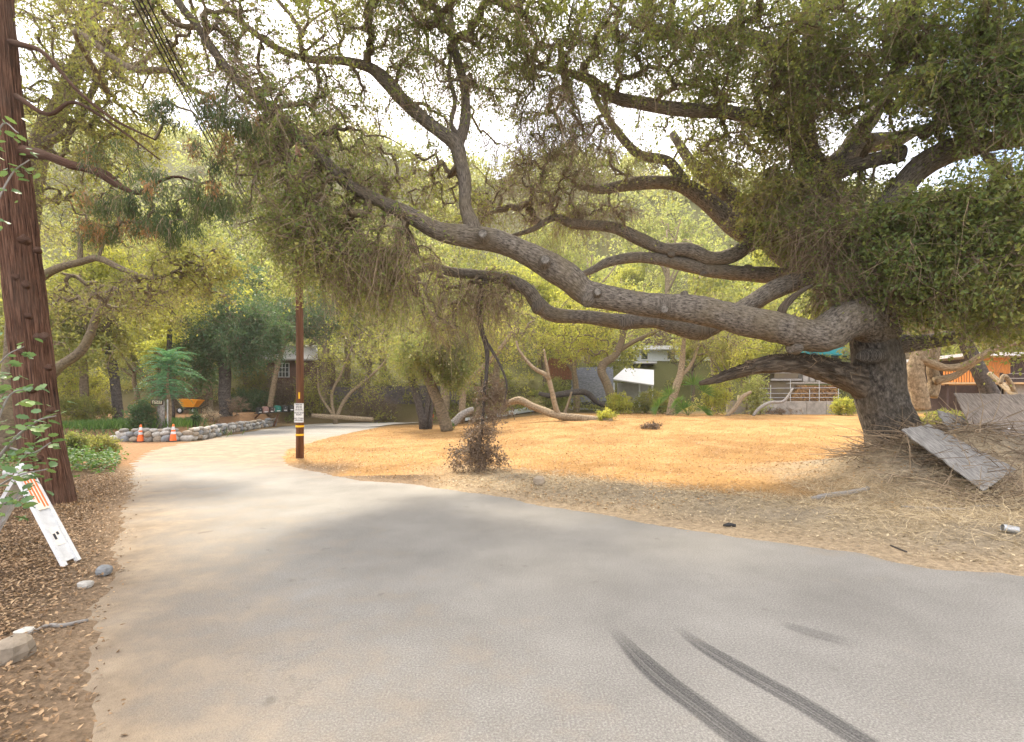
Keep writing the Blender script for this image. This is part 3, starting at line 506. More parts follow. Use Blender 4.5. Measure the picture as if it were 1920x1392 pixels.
# dead knobbly spur on the long limb
P, r = limb([(1465,600,9.7,9),(1468,580,9.68,8),(1482,562,9.66,7),(1500,548,9.6,5),(1522,536,9.55,3)], 4); g = MB(); g.tube(P, r, 10, gn=.4); g.obj('dead_spur', M['deadbark'], oak, True)
SK = np.vstack(skel)
BL = [ # px py Y rx ry depth n leafiness
 (545,290,8.3,120,90,1.6,75,.6),(550,390,8.4,100,100,1.5,75,.75),(640,300,8.6,120,100,1.6,60,.5),(660,430,8.7,130,80,1.5,90,.65),(600,480,8.5,90,55,1.1,60,.6),(730,480,8.9,110,55,1.2,65,.45),(720,550,9.6,90,40,1.1,50,.6),(480,210,8,90,60,1.2,50,.55),(770,330,9.2,80,70,1.2,40,.6),
 (700,30,8.4,220,60,1.6,110,.85),(620,150,8.5,160,70,1.4,70,.6),(900,40,8.8,200,60,1.6,120,.9),(1080,60,9.3,200,70,1.6,120,.9),(960,140,9.6,150,60,1.4,80,.6),(1240,40,9.8,180,70,1.6,120,.85),(1200,130,10.2,170,60,1.5,70,.6),
 (1050,230,10.4,130,60,1.3,80,.28),(980,300,10.8,130,60,1.2,70,.25),(1130,290,11.6,120,50,1.2,50,.4),(1000,380,11.3,150,40,1.2,85,.25),(1100,400,11.8,110,40,1.1,50,.2),(880,380,10.2,70,50,1,40,.5),(870,540,10.4,100,40,.9,40,.25),(850,600,10.5,60,40,.8,24,.35),(940,570,10.6,60,45,.8,22,.15),
 (1330,160,10.6,130,80,1.6,80,.75),(1420,110,10.6,140,90,1.8,120,.8),(1400,270,11.2,110,60,1.4,80,.75),(1460,390,11.2,70,80,1,110,.9),(1480,200,10.8,100,90,1.5,100,.65),(1320,300,12,80,50,1.2,40,.55),
 (1560,60,10.2,200,80,1.8,130,.65),(1700,80,9.6,200,90,1.8,180,.9),(1850,90,9,140,120,1.6,170,.95),(1800,190,9.2,160,60,1.4,130,.85),(1560,170,10.6,110,60,1.4,70,.5),(1900,200,8.8,100,100,1.4,90,.9),
 (1540,430,10.6,60,110,.8,120,.22),(1600,470,10.4,90,80,1,80,.35),(1590,540,10.3,80,40,.8,60,.4),(1680,420,9.6,90,60,1,75,.75),(1780,410,9,120,70,1.2,140,.95),(1880,400,8.6,90,90,1.2,110,.95),(1740,500,9.2,110,60,1.1,95,.7),(1860,520,8.8,110,70,1.2,120,.85),(1720,570,9.8,90,40,1,60,.5),(1880,600,9.2,70,50,1.1,60,.65),(1650,390,10.8,80,60,1,50,.5),(1610,350,11,70,50,1,40,.5),(1500,330,10.8,60,60,.9,60,.5),
 (400,60,7.8,150,70,1.3,60,.5),(300,20,7.6,150,70,1.3,50,.5),(820,180,9,120,90,1.2,50,.65),
 # crown above the frame
 (500,-120,8.3,250,90,2.2,110,.9),(900,-130,9,300,110,2.6,180,.9),(1300,-120,10,300,120,2.8,200,.9),(1700,-120,10,300,130,2.8,200,.9),(1100,-320,10.5,450,120,3,170,.9),(1600,-330,11,400,130,3,170,.9),(2150,0,8.6,220,250,2,170,.9),(2100,400,8.2,150,180,1.6,110,.9),
 (700,-330,6,420,110,1.8,170,.9),(1300,-360,6.3,450,130,2.0,190,.9),(1900,-300,6.8,380,180,1.8,170,.9),
]
BL = [(a, b, Y, rx, ry, rd, int(n*(.38 if b < -50 else .74 if (b < 260 and a < 1350) else .9 if a < 800 else .75)), lf) for a, b, Y, rx, ry, rd, n, lf in BL]
bp_, bl_ = zip(*[blob(*b) for b in BL]); pos = np.vstack(bp_); leafy = np.concatenate(bl_)
con = connect(SK, pos); g = MB(); branches(g, con, 4, .075); tag(g.obj('branches', M['brush'], oak, True), kind='stuff')
vis = pos[:, 2] < CAMH+.87*pos[:, 1]
tone = np.clip(fbm(pos[:, 0]*.7, pos[:, 2]*.7, 3)*1.7-.38+rng.normal(size=len(pos))*.12, 0, 1)
tw, lf = clumpfill(pos[vis], con[3][vis], 11, 10, rng.uniform(.35, .8, vis.sum()), .062+.022*ss(1, 6, pos[vis][:, 0]), leafy[vis]*.82, .45, .55, .0085, .75, tone[vis])
tw2, lf2 = clumpfill(pos[~vis], con[3][~vis], 7, 7, .8, .105, .9, .3, .6, .008, .8)
br = vis & ((leafy < .5) | ((pos[:, 2] > 5.5) & (rng.random(len(pos)) < .3))); tw4, _ = clumpfill(pos[br], con[3][br], 12, 1, rng.uniform(.6, 1.15, br.sum()), .01, 0, .55, .5, .0085, .6)
ex = rng.random(len(pos)) < .2; ex &= vis & (pos[:, 0] < 2); tw5, _ = clumpfill(pos[ex], con[3][ex], 8, 1, .55, .01, 0, .4, .5, .008, .6)
o = join(tw, tw2, tw4, tw5).obj('twigs', M['twig'], oak); tag(o, kind='stuff')
o = join(lf, lf2).obj('leaves', M['oakleaf'], oak); tag(o, kind='stuff')
# epicormic twig tangles along trunk and dead limb
idx = rng.integers(0, 40, 260); Pt, rt = limb(LM['trunk'], 6); i0 = np.clip(rng.integers(36, 66, 420), 0, len(Pt)-1)
th = rng.uniform(0, 2*math.pi, 420); o0 = Pt[i0]+np.c_[np.cos(th), np.sin(th), 0*th]*rt[i0][:, None]*.9
tw, _ = clumpfill(o0, unit(np.c_[np.cos(th), np.sin(th), .3+0*th]), 6, 1, .4, .01, 0, .5, .5, .008, .9)
Pd, rd = limb([(1600,706,10.4,8),(1500,675,10.2,8),(1400,690,10.1,6)], 12); o0 = Pd[rng.integers(0, len(Pd), 60)]+rng.normal(size=(60, 3))*.08+np.array([0, 0, .1])
tw3, _ = clumpfill(o0, unit(rng.normal(size=(60, 3))+np.array([-.3, -.2, .6])), 6, 1, .3, .01, 0, .2, .5, .008, .8)
tag(join(tw, tw3).obj('twig_tangle', M['twig'], oak), kind='stuff')
# the broken branch with dead brown leaves, hanging from the lower limb to the ground
hb = empty('hanging_branch', (-.75, 11.2, hz(-.75, 11.2)), 'broken dead branch with brown leaves hanging from the oak to the ground', 'branch')
g = MB(); P1, r1 = limb([(914,520,10.5,6),(902,545,10.5,5.5),(898,585,10.55,5.5),(903,620,10.6,5.5),(912,650,10.65,5),(913,690,10.7,4),(908,740,10.8,3.5),(905,790,10.9,3),(898,850,11.1,2.5)], 5); g.tube(P1, r1, 10, gn=.25)
P2, r2 = limb([(906,632,10.62,3),(925,662,10.6,2.8),(940,690,10.6,2.4),(950,720,10.65,2),(945,760,10.7,1.5)], 4); g.tube(P2, r2, 7, gn=.2); g.obj('stem', M['darkbark'], hb, True)
pos = np.vstack([blob(925,745,10.75,30,45,.35,46,1)[0], blob(908,805,10.9,32,30,.4,34,1)[0], blob(895,852,11.0,56,26,.6,95,1)[0], blob(888,822,11.0,30,26,.45,20,1)[0]])
pos[:, 2] = np.maximum(pos[:, 2], H(pos[:, 0], pos[:, 1])+.06)
con = connect(np.vstack([P1[10:], P2]), pos, .006); g = MB(); branches(g, con, 4, .03); tag(g.obj('side_branches', M['brush'], hb, True), kind='stuff')
tw, lf = clumpfill(pos, con[3], 6, 7, .24, .055, .85, .8, .55, .005, .7)
tag(tw.obj('twigs', M['twig'], hb), kind='stuff'); tag(lf.obj('dead_leaves', M['dead'], hb), kind='stuff')
# ================= generic tree from stems (pixel polylines) and crown blobs
def tree(name, label, stems, blobs, leaf, barkm='darkbark', K=7, Lv=8, tl=.6, ls=.12, group=None, droop=.3, tw=.01, sides=12, r0=.012, spread=.85, cat='tree', twm='twig', lup=.35):
    b0 = stems[0][0]; base = at(*b0[:3]); zz = hz(base[0], base[1])
    t = empty(name, (base[0], base[1], zz), label, cat, group); sk = []
    for k, s in enumerate(stems):
        s = list(s)
        P, r = limb(s, 5)
        if abs(P[0][2]-hz(P[0][0], P[0][1])) < 1.0: P[0, 2] = hz(P[0][0], P[0][1])-.05
        g = MB(); g.tube(P, r, sides, gn=.15); g.obj('trunk' if k == 0 else 'limb', M[barkm], t, True); sk.append(P[len(P)//3:])
    if blobs:
        bp_, bl_ = zip(*[blob(*b) for b in blobs]); pos = np.vstack(bp_); lfy = np.concatenate(bl_)
        con = connect(np.vstack(sk), pos, r0); g = MB(); branches(g, con, 4, .06); tag(g.obj('branches', M['brush'], t, True), kind='stuff')
        a, b = clumpfill(pos, con[3], K, Lv, tl, ls, lfy, droop, .5, tw, spread, None, lup)
        tag(a.obj('twigs', M[twm], t), kind='stuff')
        if b.n: tag(b.obj('crown', M[leaf], t), kind='stuff')
    return t
# ================= redwood at the left edge: fibrous trunk, limb, needle sprays
rw = empty('redwood_tree', (-7.2, 7.55, hz(-7.2, 7.55)), 'tall reddish brown conifer trunk leaning at the left edge of the road', 'tree')
P, r = limb([(104,975,7.55,50),(96,935,7.55,43),(86,870,7.55,40),(75,800,7.55,38),(57,640,7.55,36),(39,480,7.55,34),(23,330,7.55,32),(9,200,7.55,30),(0,80,7.55,28),(-9,-60,7.55,26),(-25,-300,7.55,22),(-40,-520,7.55,16)], 14); r = r*.82
n = 150; g = MB(); arc = np.r_[0, np.cumsum(np.linalg.norm(np.diff(P, axis=0), axis=1))]; th = np.arange(n)*2*math.pi/n
tw_ = th[None]+.25*vn(arc[:, None]*.7, 0*th[None], 3)+.12*vn(arc[:, None]*2.5, th[None]*2, 5); ridge = np.abs(vn(tw_*9, arc[:, None]*.55, 2)-.5)*2*.6+np.abs(vn(tw_*21, arc[:, None]*1.1, 4)-.5)*2*.5
rr = r[:, None]*(1+.17*(ridge-.5)+.10*(fbm(th[None]*2+3, arc[:, None]*.8, 6)-.5)+.05*(vn(th[None]*24, arc[:, None]*3.5, 7)-.5))
V = P[:, None]+np.stack([np.cos(th)[None]*rr, np.sin(th)[None]*rr, 0*rr], -1); m_ = len(P); i = np.arange(m_-1)[:, None]*n; j = np.arange(n)[None]
uv = np.stack([np.repeat((np.minimum(th, 2*math.pi-th)/math.pi)[None], m_, 0), np.repeat(arc[:, None], n, 1)], -1).reshape(-1, 2)
g.add(V, np.stack([i+j, i+(j+1) % n, i+n+(j+1) % n, i+n+j], -1).reshape(-1, 4), None, None, uv); g.obj('trunk', M['redbark'], rw, True)
for px, py, s in ((48,535,6),(70,632,6),(54,592,5),(83,632,6),(42,660,5),(92,690,5),(30,520,5),(46,450,7),(70,470,5),(95,770,5),(60,730,6),(74,860,5)):
    g = MB(); c = at(px, py, 7.55-.27); a = at(px+3, py+2, 7.55-.32); g.tube([c, (c+a)/2, a], [s*.011, s*.006, s*.002], 9, gn=.5); g.obj('knot', M['redbark'], rw, True)
lim = [[(45,285,7.5,11),(85,292,7.3,8),(130,308,7.2,8),(180,322,7.1,7),(215,345,7,6),(250,362,6.9,3)], [(180,320,7.1,7),(205,330,7.1,6),(230,352,7.1,5),(262,362,7.1,4),(300,340,7.1,3),(335,332,7,2.5),(375,345,7,1.5)],
       [(20,80,7.5,6),(75,95,7.3,4),(110,130,7.2,3.5),(150,175,7.1,3),(215,225,7,2.5),(290,262,6.9,1.5)], [(30,180,7.5,5),(90,215,7.3,3.5),(140,192,7.2,3),(220,240,7.1,2.2),(300,300,7,1.2)]]
sk = []
for l_ in lim: P, r = limb(l_, 5); g = MB(); g.tube(P, r, 9, gn=.2); g.obj('limb', M['redbark'], rw, True); sk.append(P[6:])
sp = np.vstack([blob(*b)[0] for b in ((250,395,7,75,28,.6,22,1),(330,370,7,80,45,.7,26,1),(405,370,7,45,35,.5,18,1),(180,430,7,45,14,.4,14,1),(300,425,7,80,18,.5,20,1),(215,300,7,50,30,.5,8,1),(420,220,6.9,50,30,.4,16,1),(450,240,6.9,40,25,.4,12,1),(330,215,6.9,40,15,.4,9,1),(390,285,6.8,30,15,.3,7,1))])
con = connect(np.vstack(sk), sp, .004); g = MB(); branches(g, con, 4, .02); tag(g.obj('branchlets', M['brush'], rw, True), kind='stuff')
od = con[3]*.3+np.array([0, 0, -1.0]); a, b = clumpfill(sp, unit(od), 7, 1, .20, .05, 0, .6, .5, .006, .35)
n_ = len(sp)*110; c = np.repeat(sp, 110, 0)+rng.normal(size=(n_, 3))*np.array([.06, .06, .07])-np.array([0, 0, .05]); nb = MB(); ton = np.repeat(np.where(rng.random(len(sp)) < .12, 1.0, rng.random(len(sp))*.8), 110)
nb.leaves(c, rng.normal(size=(n_, 3))*.45+np.array([0, 0, -1.]), .065, .012, np.clip(ton+rng.normal(size=n_)*.06, 0, 1), 0); tag(nb.obj('needles', M['needle'], rw), kind='stuff'); tag(a.obj('twigs', M['twig'], rw), kind='stuff')
# ================= trees of the middle ground
tree('oak_tree', 'grey limbed oak behind the redwood, sparse branches over the top left', [[(15,860,12.5,22),(30,700,12.5,20),(45,500,12.5,19),(62,330,12.5,18),(85,250,12.5,17),(118,190,12.5,15),(142,128,12.5,13),(165,60,12.5,11),(190,-40,12.5,8)],
   [(150,110,12.5,8),(200,170,11,5),(140,60,9.5,4.5),(215,110,9,5),(245,128,8.8,6),(275,132,8.6,6),(318,134,8.4,5),(350,163,8.2,4),(400,182,8.1,3)], [(40,560,12.5,8),(90,512,12,7),(150,492,11.8,6),(185,485,11.7,6),(230,505,11.6,5),(285,522,11.5,4),(340,505,11.4,2)],
   [(75,740,12,9),(105,695,12,8),(150,660,12,8),(168,630,12,7),(178,600,12,6),(195,568,12,5),(210,540,12,4)], [(80,270,12.4,9),(140,235,12,5),(190,140,11.8,5),(260,60,11.5,3)]],
  [(90,60,11.5,110,70,1.8,70,.5),(220,60,11,140,70,1.8,80,.5),(60,160,11.5,80,70,1.5,40,.4),(170,200,11.8,110,60,1.5,60,.6),(280,90,9.5,120,50,1.5,45,.5),(150,300,12,90,50,1.5,50,.5),(250,150,11.5,80,50,1.4,40,.6),(220,250,12,80,50,1.4,50,.7),(180,400,12.5,120,60,1.6,80,.45),(250,560,12,90,50,1.2,60,.18),(330,540,11.8,100,40,1.2,60,.35),(370,495,11.6,80,30,1.1,60,.8),(130,560,12.5,70,60,1.3,40,.3),(100,-120,11,300,100,2,90,.9),(-200,200,11,200,300,2.5,120,.8)], 'olive', 'brush', 10, 9, .55, .075, tw=.007)
tree('young_tree', 'slim dark trunk with olive crown behind the low stone wall', [[(222,790,26,9),(218,740,26,8),(212,690,26,8),(204,650,26,7),(200,600,26,6),(198,540,26,5),(196,480,26,3)]],
  [(200,560,26,90,50,2.5,60,.7),(190,470,26,110,60,3,90,.7),(260,500,27,80,50,2.5,60,.75),(150,620,27,70,50,2.5,45,.7)], 'olive', 'darkbark', 8, 9, .9, .13)
tree('young_tree', 'second slim dark trunk right of the number post', [[(322,778,27,6),(318,740,27,5),(316,690,27,5),(318,630,27,4),(322,560,27,3)]], [(330,580,27,60,45,2,45,.8),(300,520,28,60,45,2,45,.8)], 'yellow', 'darkbark', 8, 9, .8, .13)
tree('evergreen_tree', 'dense blue green tree left of the mailboxes', [[(424,785,29,11),(421,740,29,10),(422,700,29,10),(420,660,29,9),(428,610,29,7),(430,570,29,5)], [(421,690,29,6),(405,655,29,5),(395,620,29,3)]],
  [(430,610,29,75,40,2.6,110,.95),(395,650,28.5,45,40,2,70,.9),(460,650,28.5,60,40,2.2,80,.9),(420,560,29,60,35,2.2,60,.9),(490,620,29.5,60,35,2,70,.9),(370,690,29,30,40,1.5,40,.8)], 'green', 'darkbark', 9, 11, .85, .15)
tree('leaning_tree', 'thin leaning tree beside the brown cottage window', [[(505,770,36,5),(512,730,36,5),(520,690,36,4),(535,640,36,4),(548,600,36,3)], [(520,690,36,3),(510,650,36,2.5),(500,610,36,2)]], [(545,600,36,60,45,2.5,80,.9),(500,600,36,50,40,2.5,60,.9),(590,590,37,45,50,2.2,55,.6)], 'green', 'tanbark', 8, 10, 1.0, .17)
tree('oak_tree', 'small dark oak of three stems behind the orange chair', [[(795,790,29,9),(786,760,29,8),(776,725,29,7),(768,690,29,6),(762,640,29,5)], [(797,790,29,6),(803,750,29,5),(808,720,29,4)], [(806,788,29,4),(812,755,29,3),(818,730,29,2.5)]], [(790,680,28.5,50,35,2.2,60,.8),(750,640,29,60,40,2.5,60,.7),(770,610,29.5,60,40,2.2,50,.5)], 'olive', 'darkbark', 8, 9, .9, .14)
tree('oak_tree', 'dark leafy oak with one brown leaning trunk beside the orange chair', [[(838,804,25,12),(832,785,25,11),(822,755,25,10),(808,722,25,9),(797,690,25,8),(790,650,25,5)]], [(825,655,24.5,58,42,1.8,150,.95),(850,695,24.5,40,34,1.4,80,.95),(785,660,24.8,40,40,1.5,60,.9),(850,620,24.5,40,35,1.4,55,.85)], 'oakleaf', 'brush', 9, 11, .75, .12)
tree('yellow_leaved_tree', 'yellow leaved tree with pale forked stems behind the hanging branch', [[(866,775,33,6),(870,735,33,6),(885,710,33,5),(920,675,33,5),(945,645,33,4),(965,615,33,3)], [(868,750,33,3),(850,700,33,3),(845,640,33,2)]], [(950,640,33,80,45,3,70,.55),(900,610,33,60,45,2.5,50,.5),(990,600,34,60,40,2.5,45,.5),(880,680,33,45,40,2,35,.4)], 'yellow', 'tanbark', 8, 8, 1.0, .14, tw=.014)
tree('yellow_leaved_tree', 'bare pale saplings with yellow leaves right of the utility pole', [[(628,790,36,3.5),(650,745,36,3.2),(690,710,36,2.6),(720,680,36,2),(740,650,36,1.5)], [(628,788,36,3),(622,740,36,3),(640,700,36,2),(660,650,36,1.5)], [(632,788,36,3),(600,740,36,2),(596,690,36,1.5)]], [(650,660,36,60,60,3,70,.4),(700,630,37,60,50,3,60,.45),(610,690,36,40,50,2.5,40,.35),(690,720,37,50,35,2.5,40,.4)], 'yellow', 'tanbark', 8, 7, 1.0, .14, tw=.014)
tree('sycamore_tree', 'crooked brown tree leaning in front of the white house', [[(1152,785,34,9),(1147,750,34,9),(1138,720,34,8),(1128,698,34,8),(1132,682,34,8),(1150,670,34,7),(1160,655,34,7),(1168,630,34,6),(1172,600,34,4)], [(1160,658,34,5),(1190,640,34,4),(1230,622,34,3),(1260,605,34,2)], [(1160,660,34,4),(1168,640,34,3),(1160,600,34,3)]],
  [(1100,590,34,90,40,3,90,.7),(1180,580,35,100,35,3,80,.7),(1060,640,35,60,35,2.5,60,.7),(1110,650,35,55,22,2,45,.7),(1260,590,34,70,35,2.5,60,.5)], 'yellow', 'brush', 8, 9, .9, .14)
tree('young_tree', 'straight tan trunk standing at the back edge of the field', [[(1256,782,31,8),(1260,755,31,7),(1268,725,31,7),(1276,700,31,6),(1280,665,31,5),(1283,630,31,3)], [(1276,705,31,4),(1295,685,31,3),(1310,650,31,2)]], [(1300,630,31,70,40,2.5,80,.4),(1250,600,31,60,40,2.5,50,.4),(1360,640,31,70,35,2.5,70,.4),(1340,590,32,80,40,2.5,60,.5)], 'olive', 'tanbark', 8, 9, .9, .12)
tree('oak_tree', 'knotty twin trunked oak just right of the big oak', [[(1728,768,16,14),(1722,735,16,14),(1716,700,16,14),(1722,672,16,14),(1730,655,16,12),(1742,610,16.2,11),(1756,570,16.4,9),(1752,520,16.5,6)], [(1745,745,16.2,10),(1752,715,16.2,10),(1748,690,16.2,9),(1752,650,16.3,9),(1745,610,16.4,7)], [(1725,672,15.9,9),(1770,690,15.6,7),(1810,685,15.3,6.5),(1840,668,15,6),(1875,650,14.8,5),(1930,640,14.5,4)], [(1752,715,16,8),(1790,705,15.8,6),(1820,685,15.5,5),(1860,660,15.2,4)]],
  [(1740,560,16,80,50,1.6,70,.5),(1820,560,16,90,50,1.6,90,.6),(1900,580,15.5,70,60,1.6,70,.7),(1770,480,16.5,100,50,2,60,.6),(1700,600,16,50,40,1.2,40,.3)], 'oakleaf', 'tanbark', 9, 9, .6, .09, tw=.009)
tree('oak_tree', 'dark leaning trunk in front of the orange wooden house', [[(1868,765,20,14),(1856,735,20,13),(1838,700,20,12),(1818,660,20,11),(1800,620,20,10),(1780,570,20,8)]], [(1800,600,20,70,40,1.8,50,.6),(1870,610,20,60,40,1.8,50,.7)], 'oakleaf', 'darkbark', 8, 9, .7, .1)
# further individual trees filling the valley floor behind the field (two shared crowns copied)
def back_tree(leaf, barkm, s, lf, kinds=1):
    t = empty('valley_tree'); g = MB(); P = np.array([[0, 0, -.3], [.1, 0, 1.2], [-.1, .1, 2.6], [.15, 0, 4.0], [0, 0, 5.6]])*s; P, r = crom(P, np.array([.22, .18, .15, .12, .05])*s, 4); g.tube(P, r, 8, gn=.2)
    sk = [P[5:]]
    for k in range(5):
        a = k*1.3+rng.random(); Q = np.array([P[7+k], P[7+k]+np.array([math.cos(a), math.sin(a), .9])*s, P[7+k]+np.array([math.cos(a)*1.9, math.sin(a)*1.9, 2.0])*s]); Q, q = crom(Q, np.array([.09, .06, .03])*s, 4); g.tube(Q, q, 6, gn=.2); sk.append(Q)
    ob = g.obj('trunk', M[barkm], t, True); pos = np.vstack([ell(34, (rng.normal()*1.3*s, rng.normal()*1.3*s, (3.2+rng.random()*3.4)*s), np.array([1.5, 1.5, 1.0])*s) for k in range(8)])
    con = connect(np.vstack(sk), pos, .014*s); tone = np.clip(fbm(pos[:, 0]*.8, pos[:, 2]*.8)*1.2-.1, 0, 1); a, b = clumpfill(pos, con[3], 5, 8, .6*s, .17*s**.5, .9, .3, .55, .02, .9, tone)
    g = MB(); branches(g, con, 3, .05); tag(g.obj('branches', M[barkm], t), kind='stuff'); tag(b.obj('crown', M[leaf], t), kind='stuff'); return t
VT = [back_tree('olive', 'tanbark', 1.0, 0), back_tree('yellow', 'brush', .9, 0), back_tree('green', 'darkbark', 1.1, 0), back_tree('hill', 'tanbark', 1.2, 0)]
KN = ['olive', 'yellow leaved', 'dark green', 'pale green']
spots = [(60,30,0),(130,34,1),(255,38,0),(300,33,1),(370,44,2),(455,50,3),(395,36,0),(560,46,0),(610,44,3),(650,50,0),(690,42,1),(720,54,3),(770,46,0),(830,40,3),(880,50,1),(930,44,0),(1010,52,0),(1060,50,1),(1100,56,3),(1300,50,1),(1340,42,0),(1395,46,3),(1440,56,1),(1330,62,0),(1500,68,3),(1450,72,0),(1640,50,0),(1700,42,3),(1760,48,1),(1830,44,0),(1900,52,3),(1990,44,1),(20,45,3),(-60,36,0),(340,55,3),(200,52,0),(500,62,3),(850,66,0),(960,64,3),(1180,72,1),(1250,70,3),(1560,76,1),(1080,40,0),(1400,39,1),(160,25,1),(90,24,0),(1020,43,1),(1110,60,1),(1370,36,1),(1440,40,1),(905,46,1),(980,58,3),(1530,60,1),(420,42,1),(480,46,1),(560,56,1)]
used = set(); cnt_ = {}
ORD = ['first', 'second', 'third', 'fourth', 'fifth', 'sixth', 'seventh', 'eighth', 'ninth', 'tenth', 'eleventh', 'twelfth', 'thirteenth', 'fourteenth', 'fifteenth', 'sixteenth', 'seventeenth', 'eighteenth', 'nineteenth', 'twentieth']
ORD += ['twenty-'+q for q in ORD[:9]]+['thirtieth']+['thirty-'+q for q in ORD[:9]]
for px, Y, k in sorted(spots):
    src = VT[k]; X = (px-CX)/FPX*Y; z = hz(X, Y)
    cnt_[k] = cnt_.get(k, 0)+1
    if k in used:
        t = src.copy(); sc.collection.objects.link(t)
        for ch in list(src.children):
            c = ch.copy(); sc.collection.objects.link(c); c.parent = t
    else: t = src; used.add(k)
    s = random.uniform(.8, 1.25)*(1.0 if Y < 40 else 1.5); t.location = (X, Y, z-.1); t.rotation_euler.z = random.random()*6.28; t.scale = (s, s, s*random.uniform(.9, 1.2))
    tag(t, f'{ORD[cnt_[k]-1]} {KN[k]} tree from the left in the woods beyond the field', 'tree', KN[k]+' trees in the woods beyond the field')
# scrub on the valley floor below the hill: one mass
n = 380; hx = rng.uniform(-62, 62, n); hy = rng.uniform(37, 64, n); hr = rng.uniform(.4, 1.3, n)*np.where((np.abs(hx-.25*hy-.8) < 2.4) & (hy < 57), .4, 1); q = 130; c = np.repeat(np.c_[hx, hy, H(hx, hy)+hr*.35], q, 0); v = unit(rng.normal(size=(n*q, 3))); v[:, 2] = np.abs(v[:, 2])*1.1-.25
p = c+v*np.repeat(hr, q)[:, None]*rng.uniform(.4, 1.1, n*q)[:, None]; sb_ = MB(); s_ = .2*rng.uniform(.6, 1.4, n*q); sb_.leaves(p, rng.normal(size=(n*q, 3))+v*.3, s_, s_*.55, np.clip(np.repeat(rng.random(n), q)+rng.normal(size=n*q)*.1, 0, 1)); tag(sb_.obj('undergrowth', M['olive']), 'olive scrub filling the ground between the trees behind the field', 'undergrowth', kind='stuff')
# far wooded hillside: one mass
n = 1000; hx = rng.uniform(-150, 150, n); hy = rng.uniform(56, 165, n); k_ = np.abs(hx) < hy*1.25; hx, hy = hx[k_], hy[k_]; n = len(hx)
hr = rng.uniform(1.3, 3.4, n)*(.7+hy/130); zc = H(hx, hy)+hr*.45; q = 130; c = np.repeat(np.c_[hx, hy, zc], q, 0); v = unit(rng.normal(size=(n*q, 3))); v[:, 2] = np.abs(v[:, 2])*1.2-.2
p = c+v*np.repeat(hr, q)[:, None]*rng.uniform(.55, 1.08, n*q)[:, None]; hb_ = MB(); s_ = np.repeat(.28+hy*.0042, q)*rng.uniform(.6, 1.4, n*q)
hb_.leaves(p, rng.normal(size=(n*q, 3))+v*.4, s_, s_*.6, np.clip(np.repeat(fbm(hx*.06, hy*.06, 5)*.7+rng.random(n)*.4-.05, q)+rng.normal(size=n*q)*.1, 0, 1)); o = hb_.obj('hillside_woodland', M['hill']); tag(o, 'far brushy green hillside covered in small trees', 'woodland', kind='stuff')
# ---------------------------------------------------------------- utility pole, signs, wires
px0, py0 = -6.05, 13.8
up = empty('utility_pole', (px0, py0, hz(px0, py0)), 'brown wooden utility pole with two yellow bands beside the road', 'utility pole')
g = MB(); zb = hz(px0, py0); g.tube([(px0, py0, zb-.1), (px0, py0, 3), (px0-.03, py0, 6), (px0-.05, py0, 9.4)], [.108, .102, .096, .088], 24); g.obj('pole', M['pole'], up, True)
for py in (799.5, 815.5):
    c = at(562, py, py0); g = MB(); g.tube([c+[0, 0, -.028], c+[0, 0, .028]], .114, 24); g.obj('band', M['yellow_p'], up)
c = at(561, 742, py0-.108); g = MB(); g.box(c, (.045, .008, .18)); g.obj('marker', M['yellow_p'], up)
sgm = plain('sign_white', (.70, .69, .66), .5, .08, 10, .02); ink = plain('sign_ink', (.03, .03, .035), .6, .1, 8, 0)
def text(body, size, loc, parent, mat, rot=(R(90), 0, 0)):
    cu = bpy.data.curves.new('lettering', 'FONT'); cu.body = body; cu.size = size; cu.align_x = 'CENTER'; cu.align_y = 'CENTER'; cu.extrude = .0012; cu.space_line = .95; cu.offset = size*.02
    o = bpy.data.objects.new('tmp', cu); sc.collection.objects.link(o); bpy.context.view_layer.update()
    me = bpy.data.meshes.new_from_object(o.evaluated_get(bpy.context.evaluated_depsgraph_get())); bpy.data.objects.remove(o); me.materials.clear(); me.materials.append(mat)
    t = bpy.data.objects.new('lettering', me); sc.collection.objects.link(t); t.rotation_euler = rot; t.location = loc; t.parent = parent; t.matrix_parent_inverse = wmat(parent).inverted(); return t
for py, hgt, lines, nm in ((763.5, .21, None, 'small white notice sign with dark lines above the dead end sign'), (781.5, .34, 'DEAD END\nROAD\n\nNO TURN\nAROUND', 'white dead end no turn around sign on the utility pole')):
    c = at(560.5, py, py0-.125); s = empty('road_sign', c, nm, 'sign'); wd = .265
    g = MB(); g.box(c, (wd, .006, hgt), bev=.002); g.obj('plate', sgm, s)
    for sx in (-1, 1):
        g = MB(); g.box(c+[0, -.0036, sx*(hgt/2-.012)], (wd-.02, .0016, .006)); g.obj('border', ink, s)
    for sz in (-1, 1):
        g = MB(); g.tube([c+[0, -.003, sz*(hgt/2-.02)], c+[0, -.012, sz*(hgt/2-.02)]], .008, 8); g.obj('bolt', M['metal'], s)
    g = MB(); g.box(c+[0, .011, 0], (.04, .015, hgt*.8)); g.obj('bracket', M['metal'], s)
    if lines: text(lines, .055, tuple(c+[0, -.0045, 0]), s, ink)
    else:
        for k, ws in enumerate(((.10, .07), (.09, .07), (.05, .04, .06), (.06, .05, .06))):
            xx = c[0]-(sum(ws)+.012*(len(ws)-1))/2
            for q in ws: g = MB(); g.box((xx+q/2, c[1]-.0045, c[2]+.063-k*.042), (q, .002, .018)); g.obj('lettering', ink, s); xx += q+.012
wm = plain('wire', (.03, .03, .03), .6, .1, 5, 0)
A0 = [(215,-60,5.5),(226,-60,5.6),(234,-60,5.7),(246,-60,5.8)]; B0 = [(540,505,24),(548,500,24),(553,497,24),(560,493,24)]
